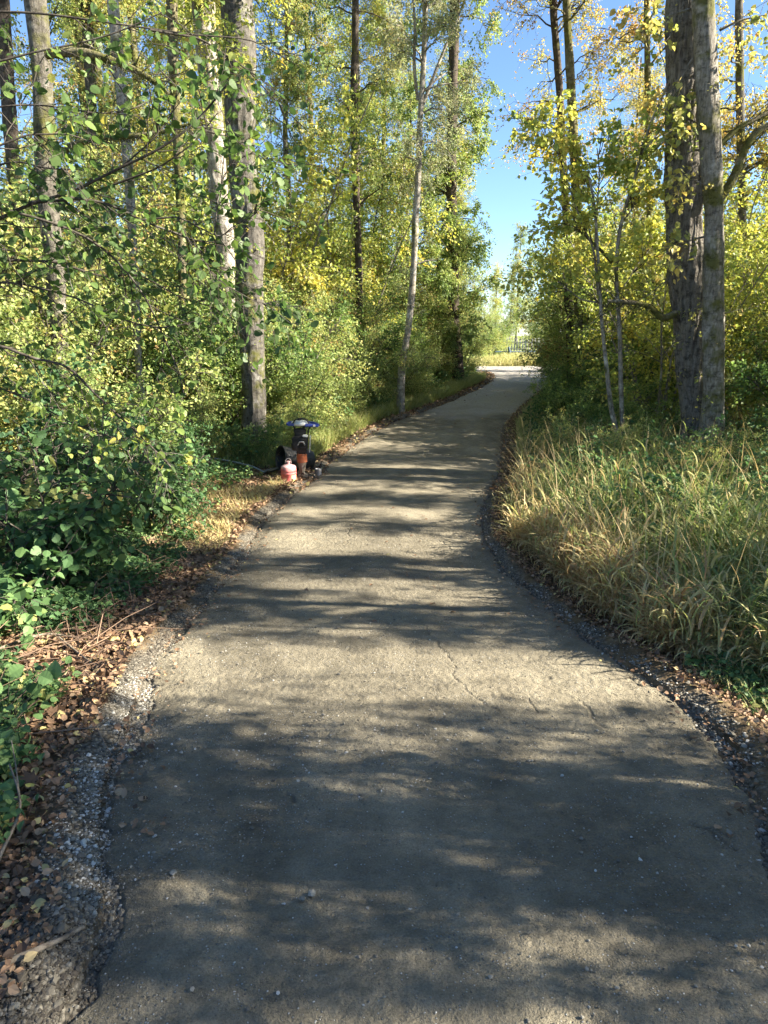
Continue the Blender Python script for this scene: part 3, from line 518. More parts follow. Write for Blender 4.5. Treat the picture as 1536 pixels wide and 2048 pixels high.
# --- individually placed trunks (their outline in the photograph, at their own distance)
def trunk_tree(name, label, pts, Y, bark, leaf=None, sides=40, rough=.10, fs=(9, 9, 1.3), top=17, seed=1, dz=.06, flare=.25, limbs=0, limb_from=.35, limb_len=(1, 2.6), leaf_n=22, size=.08, base=.5, extra=None, group=None, crown_limbs=26, Ytop=None):
    """pts: (px, py, width_px) from the ground upward"""
    rng = np.random.default_rng(seed); P = []; R = []
    for px, py, wpx in pts:
        p = at(px, py, Y); P.append(p); R.append(wpx / 2 * zc(Y, p[2] - CAMZ) / FPX)
    P = np.array(P); R = np.array(R); base_z = float(ground_z(P[0, 0], Y)); 
    if P[0, 2] > base_z: P = np.vstack([[P[0, 0] - (P[1, 0] - P[0, 0]) * .1, Y, base_z - .1], P]); R = np.r_[R[0] * 1.04, R]
    d = nrm(P[-1] - P[-3]); d = nrm(d + np.array([0, 0, 1.])); n = 4; L = (top + base_z - P[-1, 2]) / n
    for i in range(n): P = np.vstack([P, P[-1] + d * L]); R = np.r_[R, R[-1] * .72]
    org = P[0].copy(); org[2] = base_z; Pl = P - org
    root = thing(name, label, 'tree', org, group=group)
    v, f, tn = bark_trunk(Pl, R, sides, rough, fs, seed, dz, flare); mb = MB(); mb.add(v, f, tn); mb.build('trunk', bark, root, True)
    par = resample(Pl, 40)[None]; mb = MB(); fl = MB()
    if leaf is not None:
        tops = spawn(rng, par, crown_limbs, (1.4, 3.4), .95, .2, .55, .98, 6, .15, .06, .3); sets = [tops]
        if limbs: sets.append(spawn(rng, par, limbs, limb_len, 1.1, .0, limb_from, .6, 6, .25, .07, .2))
        for Lb in sets:
            add_tubes(mb, Lb, np.linspace(.03, .007, 6)[None], 5); B = spawn(rng, Lb, 6, (.4, 1.2), .8, .05, .2, 1, 4, .2, .08, .3); add_tubes(mb, B, np.linspace(.010, .004, 4)[None], 3)
            T = spawn(rng, B, 5, (.2, .6), .8, 0, .15, 1, 3, .35, .08); add_tubes(mb, T, np.linspace(.004, .002, 3)[None], 3); foliage(fl, rng, T, leaf_n, size, LEAF_LO, base=base, spread=.05, cs=seed)
    if leaf is not None:
        st = spawn(rng, par, 26, (.15, .7), 1.2, .1, .02, .5, 4, .2, .08); add_tubes(mb, st, np.linspace(.006, .002, 4)[None], 3); t2 = spawn(rng, st, 4, (.08, .3), .9, 0, .2, 1, 3, .3, .08); add_tubes(mb, t2, .0018, 3); foliage(fl, rng, t2, 5, size * .8, LEAF_LO, base=base * .7, spread=.03, cs=seed)
    if extra: extra(root, mb, fl, org, rng)
    if mb.n: mb.build('limbs', bark, root)
    if fl.n: fl.build('crown', leaf, root)
    return root

def limb_px(pts, Y, org):
    return np.array([at(px, py, Y + (dy[0] if dy else 0)) - org for px, py, *dy in pts])
def mossy_limb(root, org, rng, pts, Y, r, leafy=None):
    P = resample(limb_px(pts, Y, org), 26); v, f, tn = bark_trunk(P, np.linspace(r, r * .45, 26), 12, .15, (14, 14, 14), 5, .04); mb = MB(); mb.add(v, f, tn); lb = mb.build('limb', M['bark_moss'], root, True)
    m2 = MB(); q, d = on_lines(rng, P[None], 900, .0, r * .55); q[:, 2] -= np.abs(rng.normal(size=len(q))) * r * .7; put_leaves(m2, rng, q, .045, LEAF_LO, rng.random(len(q)), up=.1, droop=2.4, wide=.35)
    m2.build('moss', M['moss'], lb)
    T = spawn(rng, P[None], 14, (.3, .9), .9, .1, .2, 1, 5, .1, .08); T2 = spawn(rng, T, 4, (.12, .4), .8, 0, .2, 1, 3, .1, .08)
    m3 = MB(); add_tubes(m3, T, np.linspace(.008, .003, 5)[None], 4); add_tubes(m3, T2, .002, 3); m3.build('twigs', M['twig'], lb)
    return P, T2

# big furrowed trunk and its slimmer neighbour on the right
def ex_right(root, mb, fl, org, rng):
    mossy_limb(root, org, rng, [(1352, 625), (1325, 640), (1300, 612), (1260, 604), (1215, 602)], 12.0, .055)
    T = spawn(rng, limb_px([(1375, 545), (1340, 548), (1335, 560)], 11.6, org)[None], 10, (.3, .8), .9, -.2, .1, 1, 5, .1, .1); add_tubes(mb, T, np.linspace(.009, .002, 5)[None], 4)
trunk_tree('cottonwood_tree', 'thickest trunk on the right, deep furrowed dark bark, beside its slimmer twin', [(1404, 850, 66), (1394, 800, 60), (1387, 740, 60), (1377, 600, 61), (1371, 450, 62), (1370, 300, 66), (1371, 150, 68), (1371, 0, 69)], 12.2, M['bark_big'], M['leaf_gold'], 150, .14, (15, 15, 1.1), 19, 3, .03, .22, limbs=0, extra=ex_right, base=.4, crown_limbs=30)
def ex_twin(root, mb, fl, org, rng):
    mossy_limb(root, org, rng, [(1440, 395), (1462, 368), (1478, 330), (1495, 285), (1515, 262), (1560, 240), (1640, 200)], 11.9, .07)
    mossy_limb(root, org, rng, [(1432, 300), (1462, 268), (1485, 250), (1540, 225), (1600, 190)], 12.1, .045)
    for pts in ([(1405, 90), (1380, 120), (1350, 190), (1330, 250), (1290, 300)], [(1410, 10), (1340, 30), (1290, 55), (1262, 60)], [(1440, 60), (1480, 40), (1530, 30)], [(1425, 260), (1390, 245), (1345, 220)], [(1430, 300), (1380, 300), (1340, 340)], [(1425, 470), (1380, 480), (1350, 500)]):
        p = resample(limb_px(pts, 11.7, org), 12)[None]; add_tubes(mb, p, np.linspace(.022, .006, 12)[None], 6); B = spawn(rng, p, 9, (.3, .8), .8, 0, .2, 1, 5, .2, .06); add_tubes(mb, B, np.linspace(.006, .002, 5)[None], 4)
        T = spawn(rng, B, 3, (.12, .35), .8, 0, .2, 1, 3, .3, .06); add_tubes(mb, T, .002, 3); foliage(fl, rng, T, 5, .10, LEAF_MID, base=.35, spread=.03, droop=.8)
trunk_tree('maple_tree', 'slimmer grey trunk touching the right flank of the furrowed trunk, lit along its right side', [(1424, 852, 40), (1428, 780, 38), (1430, 700, 38), (1428, 560, 36), (1426, 420, 36), (1420, 280, 38), (1412, 140, 40), (1405, 0, 42)], 11.55, M['bark_twin'], M['leaf_gold'], 64, .07, (12, 12, 1.6), 17, 7, .04, .15, extra=ex_twin, base=.35, crown_limbs=26)

# trunks in the left wood
trunk_tree('alder_tree', 'large grey trunk in the left wood standing closest above the rammer', [(512, 800, 46), (508, 740, 44), (505, 690, 45), (503, 600, 50), (497, 500, 50), (490, 400, 50), (484, 300, 52), (480, 200, 54), (476, 100, 58), (470, 0, 60)], 14.6, M['bark_grey'], M['leaf_yellow'], 64, .10, (9, 9, 1.4), 19, 13, .05, .25, limbs=8, limb_from=.30, limb_len=(.5, 1.6), leaf_n=10, base=.5)
trunk_tree('alder_tree', 'pale lichen-whitened trunk just left of the large grey one', [(468, 780, 26), (462, 700, 28), (456, 600, 30), (446, 480, 34), (436, 360, 36), (427, 240, 38), (416, 120, 40), (406, 0, 42)], 17.2, M['bark_pale'], M['leaf_yellow'], 48, .09, (9, 9, 2), 19, 17, .07, .2, limbs=6, limb_from=.3, leaf_n=10)
def ex_m1(root, mb, fl, org, rng):
    mossy_limb(root, org, rng, [(92, 108), (125, 104), (160, 104), (194, 110), (225, 122), (258, 134), (290, 150), (318, 170), (338, 190)], 9.6, .055)
    mossy_limb(root, org, rng, [(104, 330), (130, 300), (160, 283), (200, 276), (250, 274), (300, 268), (345, 258), (385, 246)], 9.8, .04)
trunk_tree('alder_tree', 'dark trunk at far left carrying two mossy limbs that reach right', [(118, 720, 30), (116, 620, 31), (108, 520, 32), (100, 420, 34), (92, 320, 36), (85, 210, 37), (78, 100, 39), (72, 0, 40)], 10.6, M['bark_mottled'], M['leaf_alder'], 56, .09, (9, 9, 1.6), 17, 19, .05, .2, extra=ex_m1, leaf_n=12)
trunk_tree('alder_tree', 'slender leaning trunk with yellow lichen between the mossy limbs', [(275, 700, 14), (268, 560, 16), (262, 430, 17), (254, 320, 18), (245, 200, 20), (236, 100, 21), (226, 0, 22)], 13.2, M['bark_pale'], M['leaf_wood'], 24, .08, (9, 9, 2), 15, 23, .1, .2, leaf_n=12)
trunk_tree('alder_tree', 'thin moss-coated trunk between the lichened sapling and the pale trunk', [(372, 760, 13), (366, 600, 15), (362, 420, 17), (356, 280, 18), (348, 140, 19), (342, 0, 20)], 15.2, M['bark_moss'], M['leaf_wood'], 24, .12, (9, 9, 3), 16, 29, .1, .2, leaf_n=12)
trunk_tree('alder_tree', 'narrow shaded trunk hard against the left edge of the view', [(52, 700, 20), (44, 540, 22), (34, 400, 23), (22, 250, 24), (12, 120, 25), (4, 0, 26)], 12.6, M['bark_dark'], M['leaf_wood'], 24, .1, (9, 9, 2), 16, 31, .1, .2, leaf_n=14)
trunk_tree('alder_tree', 'dim trunk showing between the dark far-left trunk and the lichened sapling', [(205, 760, 15), (198, 600, 17), (192, 420, 18), (186, 250, 19), (178, 100, 20), (172, 0, 21)], 17.5, M['bark_grey'], M['leaf_wood'], 20, .1, (9, 9, 2), 17, 37, .12, .2, leaf_n=12)
trunk_tree('alder_tree', 'thin dark straight trunk rising from foliage near the middle of the view', [(720, 760, 13), (719, 600, 14), (714, 430, 14), (710, 300, 14), (708, 160, 14), (711, 0, 14)], 24, M['bark_dark'], M['leaf_wood'], 20, .1, (9, 9, 2), 24, 41, .15, .2, limbs=20, limb_from=.25, limb_len=(1.2, 3.), leaf_n=20, size=.09)
def ex_fork(root, mb, fl, org, rng):
    for pts, r in (([(836, 200), (826, 130), (832, 60), (826, 0), (820, -90)], .05), ([(838, 230), (868, 150), (905, 60), (930, 0), (960, -80)], .05), ([(830, 530), (850, 522), (872, 520)], .03)):
        p = resample(limb_px(pts, 20.6, org), 12)[None]; add_tubes(mb, p, np.linspace(r, r * .4, 12)[None], 8)
trunk_tree('birch_tree', 'pale leaning trunk that forks near the top, left of the path bend', [(802, 772, 15), (806, 730, 14), (813, 680, 13), (820, 620, 13), (828, 520, 12), (831, 430, 12), (835, 380, 13), (838, 300, 12), (842, 200, 11), (848, 100, 10), (852, 0, 10)], 20.6, M['bark_pale'], M['leaf_pale'], 28, .08, (9, 9, 2), 19, 43, .1, .2, limbs=16, limb_from=.35, limb_len=(.8, 2.), leaf_n=16, size=.075, extra=ex_fork, base=.5)
trunk_tree('ivy_clad_tree', 'tall ivy-clothed trunk left of the gap of sky, beside the path bend', [(915, 735, 22), (908, 640, 20), (905, 500, 20), (904, 350, 20), (906, 180, 19), (910, 0, 18)], 29, M['bark_dark'], M['leaf_wood'], 20, .1, (9, 9, 2), 27, 47, .15, .2, limbs=56, limb_from=.06, limb_len=(.9, 2.6), leaf_n=26, size=.10, base=.45)
trunk_tree('alder_tree', 'dark reddish trunk right of the gap of sky, left one of a close pair', [(1140, 700, 14), (1136, 500, 14), (1126, 330, 14), (1120, 190, 14), (1112, 90, 14), (1106, 0, 14)], 24, M['bark_dark'], M['leaf_gold'], 20, .1, (9, 9, 2), 20, 53, .15, .2, limbs=8, limb_from=.4, leaf_n=8, base=.6, size=.08)
trunk_tree('alder_tree', 'tan lichened trunk right of the gap of sky, right one of a close pair', [(1160, 700, 16), (1156, 500, 17), (1150, 330, 17), (1144, 220, 17), (1138, 100, 16), (1132, 0, 16)], 23, M['bark_moss'], M['leaf_gold'], 20, .1, (9, 9, 2), 20, 59, .15, .2, limbs=8, limb_from=.4, leaf_n=8, base=.5, size=.08)
trunk_tree('alder_tree', 'slim trunk behind the pale stems, seen left of the furrowed trunk', [(1300, 760, 10), (1298, 400, 11), (1296, 200, 12), (1294, 0, 12)], 22, M['bark_moss'], M['leaf_gold'], 16, .1, (9, 9, 2), 18, 61, .2, .2, limbs=18, limb_from=.3, leaf_n=14, base=.55, size=.08)
trunk_tree('alder_tree', 'slim trunk among golden leaves at the upper right corner', [(1488, 760, 13), (1484, 400, 14), (1480, 200, 15), (1478, 0, 15)], 19, M['bark_grey'], M['leaf_gold'], 16, .1, (9, 9, 2), 18, 67, .2, .2, limbs=22, limb_from=.3, leaf_n=16, base=.5, size=.085)

# --- multi-stemmed pale sapling clump in front of the right-hand shrubs
def sapling_clump():
    rng = np.random.default_rng(73); Y = 12.6; org = at(1242, 868, Y); org[2] = ground_z(org[0], Y); root = thing('sapling_clump', 'clump of thin pale leaning stems left of the furrowed trunk, leafy only above', 'tree', org)
    paths = [([(1238, 880), (1222, 820), (1212, 740), (1202, 660), (1196, 590), (1190, 500), (1184, 420), (1172, 360)], .045, 'bark_pale'), ([(1196, 590), (1186, 500), (1160, 450), (1130, 370), (1105, 300)], .022, 'stem'), ([(1246, 880), (1240, 790), (1236, 700), (1232, 640), (1225, 570), (1222, 520), (1232, 440), (1262, 345), (1272, 290), (1300, 220), (1320, 175)], .045, 'stem'),
             ([(1224, 525), (1200, 500), (1165, 470), (1128, 440)], .028, 'bark_moss'), ([(1196, 605), (1165, 600), (1130, 570), (1100, 540)], .016, 'stem'), ([(1244, 445), (1262, 420), (1275, 390)], .016, 'stem'), ([(1190, 500), (1192, 430), (1196, 350), (1190, 300)], .018, 'stem'), ([(1172, 400), (1140, 330), (1110, 285), (1080, 260)], .014, 'stem'), ([(1228, 600), (1262, 560), (1290, 520), (1320, 490)], .014, 'stem')]
    fl = MB(); tw = MB()
    for i, (pts, r, mm) in enumerate(paths):
        P = resample(limb_px(pts, Y + rng.uniform(-.1, .1), org), 30); P[:, 1] += np.linspace(0, rng.uniform(-.5, .5), 30); v, f, tn = bark_trunk(P, np.linspace(r, r * .4, 30), 14, .06, (14, 14, 5), i, .06); m1 = MB(); m1.add(v, f, tn); m1.build('stem', M[mm], root, True)
        B = spawn(rng, P[None], 16 if r > .03 else 12, (.4, 1.3), .8, .25, .45, 1, 6, .15, .05, .2); add_tubes(tw, B, np.linspace(.008, .003, 6)[None], 4); T = spawn(rng, B, 6, (.15, .45), .8, 0, .25, 1, 3, .3, .06); add_tubes(tw, T, .002, 3); foliage(fl, rng, T, 8, .085, LEAF_MID, base=.45, spread=.03, cs=7, droop=.6)
    tw.build('twigs', M['twig'], root); fl.build('foliage', M['leaf_yellow'], root)
sapling_clump()

# --- near-left alder whose branches hang into the view
def near_alder():
    rng = np.random.default_rng(83); Y = 4.9; ox = -4.2; org = np.array([ox, 5.0, float(ground_z(ox, 5.0))]); root = thing('alder_sapling', 'near alder sapling reaching thin dark leafy branches across the upper left', 'tree', org)
    k = 8; s = np.linspace(0, 1, k); P = np.stack([.25 * s, 0 * s, s * 5.5 - .1], -1); v, f, tn = bark_trunk(P, .06 * (1 - .7 * s) + .01, 20, .06, s=3, dz=.08); mb = MB(); mb.add(v, f, tn); mb.build('trunk', M['bark_grey'], root, True)
    BR = [([(-330, 560), (0, 440), (60, 405), (141, 388), (242, 335), (323, 300), (400, 242), (455, 170)], 4.8, .017), ([(60, 405), (150, 400), (323, 337), (395, 288), (440, 232)], 5.0, .010), ([(141, 395), (200, 400), (283, 440), (345, 460), (404, 517), (440, 545), (480, 568)], 4.7, .009),
          ([(-330, 430), (-60, 400), (80, 436), (161, 468), (205, 512), (226, 545), (258, 597), (268, 640), (283, 686), (323, 787)], 4.5, .013), ([(-330, 720), (0, 684), (40, 712), (65, 727), (105, 718), (130, 735), (165, 785), (215, 830), (270, 885), (330, 950)], 4.7, .016), ([(-330, 340), (0, 335), (20, 330), (55, 328), (100, 345), (160, 350)], 5.2, .012),
          ([(-300, 180), (-20, 120), (60, 90), (130, 70), (210, 40), (300, -10)], 5.0, .012), ([(-300, 270), (0, 200), (70, 190), (150, 200), (210, 190), (250, 150)], 4.6, .010), ([(-250, 640), (0, 560), (80, 575), (170, 600), (240, 640), (330, 660), (400, 640)], 4.9, .011),
          ([(283, 440), (350, 430), (430, 470), (470, 440), (520, 400)], 4.7, .006), ([(0, 520), (100, 520), (180, 550), (250, 540), (330, 590), (400, 610), (440, 640)], 5.2, .010), ([(-100, 330), (40, 260), (110, 250), (160, 265)], 4.3, .008), ([(300, 60), (390, 60), (480, 110), (540, 170), (600, 220)], 5.4, .009), ([(-200, 20), (60, 10), (220, 20), (380, 30), (480, 20), (560, 60)], 5.6, .012),
          ([(242, 335), (300, 280), (340, 220), (350, 150)], 4.8, .006), ([(404, 517), (430, 560), (500, 600), (545, 610)], 4.7, .005), ([(430, 470), (428, 380), (450, 310), (500, 280), (550, 300)], 4.8, .005), ([(-330, 800), (-40, 760), (60, 800), (150, 850), (240, 880), (300, 870)], 5.0, .010)]
    tw = MB(); fl = MB()
    for i, (pts, y, r) in enumerate(BR):
        Q = limb_px(pts, y, org); Q[:, 1] += np.linspace(0, rng.uniform(-.3, .6), len(Q))
        if pts[0][0] < -190:
            Q = np.vstack([[[.25 * (Q[0, 2] / 5.5), 0, Q[0, 2]]], Q])
        P = resample(Q, 34); v, f = tubes(P[None], np.linspace(r, r * .35, 34)[None], 8); m1 = MB(); m1.add(v, f); m1.build('branch', M['twig'], root, True)
        n = int(len(pts) * 2.8); B = spawn(rng, P[None], n, (.18, .75), .85, -.02, .12, 1, 7, .1, .05, .2); add_tubes(tw, B, np.linspace(.004, .0015, 7)[None], 4)
        T = spawn(rng, B, 4, (.08, .3), .8, 0, .2, 1, 4, .2, .06); add_tubes(tw, T, .0013, 3); foliage(fl, rng, T, 2, .060, LEAF_HI, base=.55, spread=.008, droop=.6, up=.5, cl=.4); foliage(fl, rng, B, 3, .056, LEAF_HI, base=.6, spread=.008, droop=.5, up=.5, cl=.4)
    tw.build('twigs', M['twig'], root); fl.build('foliage', M['leaf_alder'], root)
near_alder()

# --- brambles on the left verge
def bramble(seed, x, y, h, wd, label, per=7, size=.085, base=.5, leaf='leaf_bramble', shape=LEAF_HI, stems=12, br=9, tw=4, up=.9, spread=.03):
    r = shrub('bramble_bush', seed, h, wd, M[leaf], M['twig'], stems, br, tw, per, size, base, shape, up, .08, 'bush', spread); r['label'] = label
    r.location = (x, y, float(ground_z(x, y))); return r
bramble(101, -3.2, 6.4, 1.55, 1.15, 'broad-leaved green bramble bush nearest the path on the left verge', 5, .088, .6)
bramble(103, -2.85, 8.4, 1.7, 1.0, 'finer-leaved bush behind the broad-leaved bramble, beside the leaf-strewn verge', 12, .055, .55, shape=LEAF_MID)
bramble(107, -4.5, 7.6, 2.3, 1.5, 'tallest dark green bush behind the brambles at the left edge', 8, .08, .35, shape=LEAF_MID, stems=14)
bramble(109, -3.0, 5.1, .95, .8, 'low bramble trailing over the dry canes at the left edge', 5, .09, .5, stems=9, br=7)
bramble(113, -3.9, 9.6, 2.4, 1.2, 'yellow-green bush between the dark thicket and the rammer', 14, .06, .5, leaf='leaf_wood', shape=LEAF_LO, tw=6)

# --- understory shrubs and woodland trees, copied from a few kinds
sh = [shrub('woodland_shrub', 201, 3.6, 2.0, M['leaf_wood'], M['twig'], 11, 10, 7, 19, .062, .55), shrub('woodland_shrub', 203, 4.6, 2.2, M['leaf_wood'], M['twig'], 12, 11, 7, 19, .068, .60),
      shrub('woodland_shrub', 207, 2.2, 1.6, M['leaf_green'], M['twig'], 11, 9, 7, 15, .06, .55), shrub('yellow_shrub', 211, 5.2, 2.3, M['leaf_yellow'], M['stem'], 10, 12, 7, 15, .08, .45), shrub('green_shrub', 213, 3.0, 1.8, M['leaf_green'], M['twig'], 11, 10, 7, 16, .075, .6)]
GA = 'leafy shrubs of the left wood'; LA = 'yellow-green leafy shrub in the left wood behind the path edge'
rng = np.random.default_rng(301)
def row(n, yr, xr, kinds, scr, label, group, side):
    for i in range(n):
        y = yr[0] + (yr[1] - yr[0]) * (i + rng.random()) / n; e = rng.uniform(*xr); x = (XL(min(y, 36)) - e) if side < 0 else (XR(min(y, 36)) + e)
        r = sh[kinds[rng.integers(len(kinds))]]; place(r, used, x, y, rng.uniform(0, 6.28), rng.uniform(*scr), label, group)
row(9, (15.4, 33), (1.3, 2.4), (0, 0, 2), (.55, .95), 'low shrub edging the left side of the path beyond the rammer', 'low shrubs along the left path edge', -1)
row(17, (15.6, 38), (2.6, 4.6), (0, 1, 0, 4), (.95, 1.25), LA, GA, -1)
row(16, (13.5, 42), (5.8, 9), (1, 0, 1), (1.1, 1.6), LA, GA, -1)
row(14, (14, 46), (10, 20), (1, 3, 1), (1.3, 1.9), LA, GA, -1)
for (x, y, k, s) in ((-6.2, 9.5, 0, 1.15), (-5.3, 11.2, 0, 1.1), (-8.2, 10.6, 1, 1.2), (-7.0, 14.5, 1, 1.3), (-4.6, 16.2, 0, 1.2), (-7.5, 12, 1, 1.1), (-6.4, 13.4, 0, .85), (-9.5, 13, 1, 1.1), (-4.6, 11.8, 2, .8), (-8, 8.6, 4, 1.1)):
    place(sh[k], used, x, y, rng.uniform(0, 6), s, LA, GA)
for (x, y, k, q) in ((-3.6, 13.4, 0, .45), (-2.5, 13.4, 2, .42), (-1.9, 14.4, 0, .36), (-4.4, 13.0, 2, .6)): place(sh[k], used, x, y, rng.uniform(0, 6), q, 'low shrub around the foot of the large grey trunk behind the rammer', 'low shrubs at the foot of the large grey trunk')
GR = 'leafy shrubs behind the right verge'; LR = 'bright yellow-green shrub in the thicket behind the right verge'
row(8, (16, 34), (1.5, 2.3), (2, 4), (.45, .75), 'low green shrub edging the right side of the path past the tall grass', 'low shrubs along the right path edge', 1)
row(11, (14.5, 34), (3.2, 4.6), (3, 4, 3), (.9, 1.2), LR, GR, 1)
row(11, (14, 38), (5, 8.5), (3, 1, 3), (1., 1.4), LR, GR, 1)
row(7, (15, 40), (9, 16), (3, 1), (1., 1.5), LR, GR, 1)
for (x, y, k, s) in ((7.6, 12.4, 4, .95), (9.3, 11.2, 3, .85), (7.2, 14.8, 3, .8), (9.6, 14.5, 4, 1.2)): place(sh[k], used, x, y, rng.uniform(0, 6), s, LR, GR)

tt = [tall_tree('woodland_tree', 401, 19, .17, M['bark_grey'], M['leaf_wood'], 60, .14, 20, .08, .62, 2.7), tall_tree('woodland_tree', 403, 23, .20, M['bark_moss'], M['leaf_wood'], 66, .12, 20, .088, .68, 3.1),
      tall_tree('woodland_tree', 407, 16, .13, M['bark_pale'], M['leaf_yellow'], 54, .15, 19, .08, .5, 2.3), tall_tree('golden_tree', 409, 19, .16, M['bark_dark'], M['leaf_gold'], 50, .18, 10, .085, .45, 2.8)]
def trees(spots, label, group):
    for (x, y, k, s) in spots: place(tt[k], used, x, y, rng.uniform(0, 6.28), s, label, group)
trees([(-7.5, 17, 0, .9), (-11, 15, 1, 1), (-5.2, 20.5, 2, .9), (-9, 23, 1, 1), (-13, 21, 0, 1.1), (-3.2, 25, 0, .8), (-6.2, 29, 1, .9), (-10, 31, 1, 1.1), (-16, 27, 1, 1.2), (-1.0, 30, 2, .95), (-3.5, 36, 1, .95), (-14, 38, 1, 1.3), (-8, 41, 0, 1.3), (1.2, 36, 0, .75), (-20, 22, 1, 1.2), (-22, 35, 1, 1.4), (0, 44, 1, 1.)],
      'slender woodland tree deep in the left wood, crown mixed green and yellow', 'trees deep in the left wood')
row(5, (22, 36), (3.5, 8), (1, 3), (1.6, 1.9), 'tall leafy sapling thicket standing among the trunks of the left wood', 'tall saplings among the left wood', -1)
for (x, y, k, q) in ((7.4, 20.5, 3, 1.45), (6.9, 24.5, 1, 1.5), (8.6, 18.4, 3, 1.35), (9.8, 22, 3, 1.6), (7.6, 29, 1, 1.5), (11.5, 17, 3, 1.4)): place(sh[k], used, x, y, rng.uniform(0, 6), q * .92, 'tall yellow-leaved sapling rising behind the pale stems right of the path', 'tall yellow saplings right of the path')
trees([(3.0, 34, 0, .72), (3.6, 40, 2, .8)], 'airy tree at the right end of the left wood, against the gap of sky', 'trees beside the gap of sky')
trees([(9.0, 27, 3, .6), (12.5, 20, 3, .65), (11.5, 34, 3, .75), (16, 27, 3, .8), (18, 18, 3, .7), (20, 36, 1, 1.0)], 'tree in the wood right of the path with gold and orange leaves', 'trees in the right wood')
for (x, y, k, q) in ((5.0, 13.3, 4, .42), (6.3, 12.9, 2, .5), (5.9, 11.0, 2, .42), (4.3, 11.4, 2, .36), (7.4, 10.4, 4, .5), (3.6, 12.9, 2, .4), (4.6, 14.3, 4, .5), (3.7, 10.9, 0, .33), (4.7, 9.9, 2, .42), (3.3, 11.9, 0, .34), (4.3, 9.0, 0, .26), (5.3, 9.4, 0, .36)): place(sh[k], used, x, y, rng.uniform(0, 6), q, 'low shrub around the foot of the furrowed trunk, behind the tall grass', 'low shrubs at the foot of the furrowed trunk')
# trees just outside the view on the right: they throw the bands of shade over the near path
shade = [(7.4, .0, 0, .5), (6.5, -1.6, 1, .5), (6.4, 4.8, 0, .40), (7.2, 6.0, 1, .36), (8.6, 4.6, 1, .42), (7.0, 4.1, 2, .36), (9.4, 6.0, 0, .46), (7.8, 1.1, 1, .42), (13, -.8, 1, .8), (8.2, 8.0, 2, .42), (9.2, 9.4, 2, .5), (8.6, 11.0, 2, .48), (11.5, 12.6, 2, .6), (12, 9, 0, .45)]
for (x, y, k, s) in shade: place(tt[k], used, x, y, rng.uniform(0, 6.28), s, 'tree standing to the right of the near path, outside the view', 'trees right of the near path')
o = place(sh[3], used, 4.3, 2.0, 1., 1, 'tall narrow shrub added right of the near path to shade it, outside the view'); o.scale = (.45, .27, .95)  # unseen shrubs, squeezed narrow and added to cast the dark near band
o = place(sh[3], used, 5.6, 1.85, 2.6, 1, 'tall narrow shrub added behind the first one to thicken its shade, outside the view'); o.scale = (.40, .28, 1.15)
o = place(sh[1], used, 6.6, 1.9, 4.1, 1, 'flattened shrub added behind the two tall narrow ones for more shade, outside the view'); o.scale = (.6, .35, 1.2)
for (x, y, k, q) in ((8.2, 54, 0, 1.3), (8.4, 66, 1, 1.0), (12.0, 84, 0, .8), (15.6, 68, 0, 1.3), (17.5, 64, 1, 1.4), (8.5, 84, 1, 1.9), (15.5, 100, 1, 1.2), (20, 90, 1, 2.0), (6.6, 50, 0, 1.)): place(sh[k], used, x, y, rng.uniform(0, 6), q, 'leafy bush by the far field at the end of the path', 'bushes by the far field')
trees([(17, 60, 0, .45), (7.0, 72, 1, .5), (16, 90, 0, .5)], 'small tree beside the far field seen through the gap', 'trees beside the far field')
# far tree line
for i in range(26):
    x = -60 + 5.6 * i + rng.uniform(-2, 2); y = rng.uniform(95, 150); place(tt[i % 3], used, x, y, rng.uniform(0, 6.28), rng.uniform(.7, 1.1), 'distant tree beyond the field at the end of the path', 'distant trees beyond the field')

# ------------------------------------------------------------------ fallen sticks
def stick(label, pts, r, m='deadwood', forks=()):
    P = np.array([gp(x, y) + np.array([0, 0, h]) for x, y, h in pts]); org = P[0].copy(); mb = MB(); Q = resample(P - org, 24); v, f, tn = bark_trunk(Q, np.linspace(r, r * .5, 24), 10, .08, (20, 20, 20), 3, .02); mb.add(v, f, tn)
    for fk in forks:
        Q = resample(np.array([gp(x, y) + np.array([0, 0, h]) for x, y, h in fk]) - org, 12); v, f, tn = bark_trunk(Q, np.linspace(r * .6, r * .25, 12), 8, .08, (20, 20, 20), 4, .02); mb.add(v, f, tn)
    o = mb.build('fallen_stick', M[m], None, True); o.location = tuple(org); tag(o, label, 'stick', 'sticks lying on the left verge'); return o
stick('long pale stick lying on dry canes at the left edge', [(-60, 1345, .05), (0, 1318, .07), (60, 1298, .09), (100, 1290, .09), (160, 1292, .06)], .013)
stick('bent brown stick pointing down towards the path from the long pale stick', [(120, 1292, .06), (170, 1330, .05), (195, 1345, .04), (230, 1362, .02)], .009, 'deadwood', [[(195, 1345, .04), (195, 1362, .02), (194, 1375, .02)]])
stick('bleached forked twig standing among weeds at the left edge', [(-20, 1800, .02), (10, 1740, .08), (30, 1715, .10), (52, 1672, .13), (45, 1640, .15), (30, 1600, .17)], .007, 'deadwood', [[(52, 1660, .13), (30, 1655, .13), (0, 1625, .14)], [(48, 1662, .13), (44, 1610, .17), (35, 1560, .20)]])
stick('thick pale stick beside pebbles at the lower left corner', [(-40, 2005, .07), (20, 1972, .08), (90, 1938, .075), (130, 1915, .07), (172, 1890, .06)], .011)
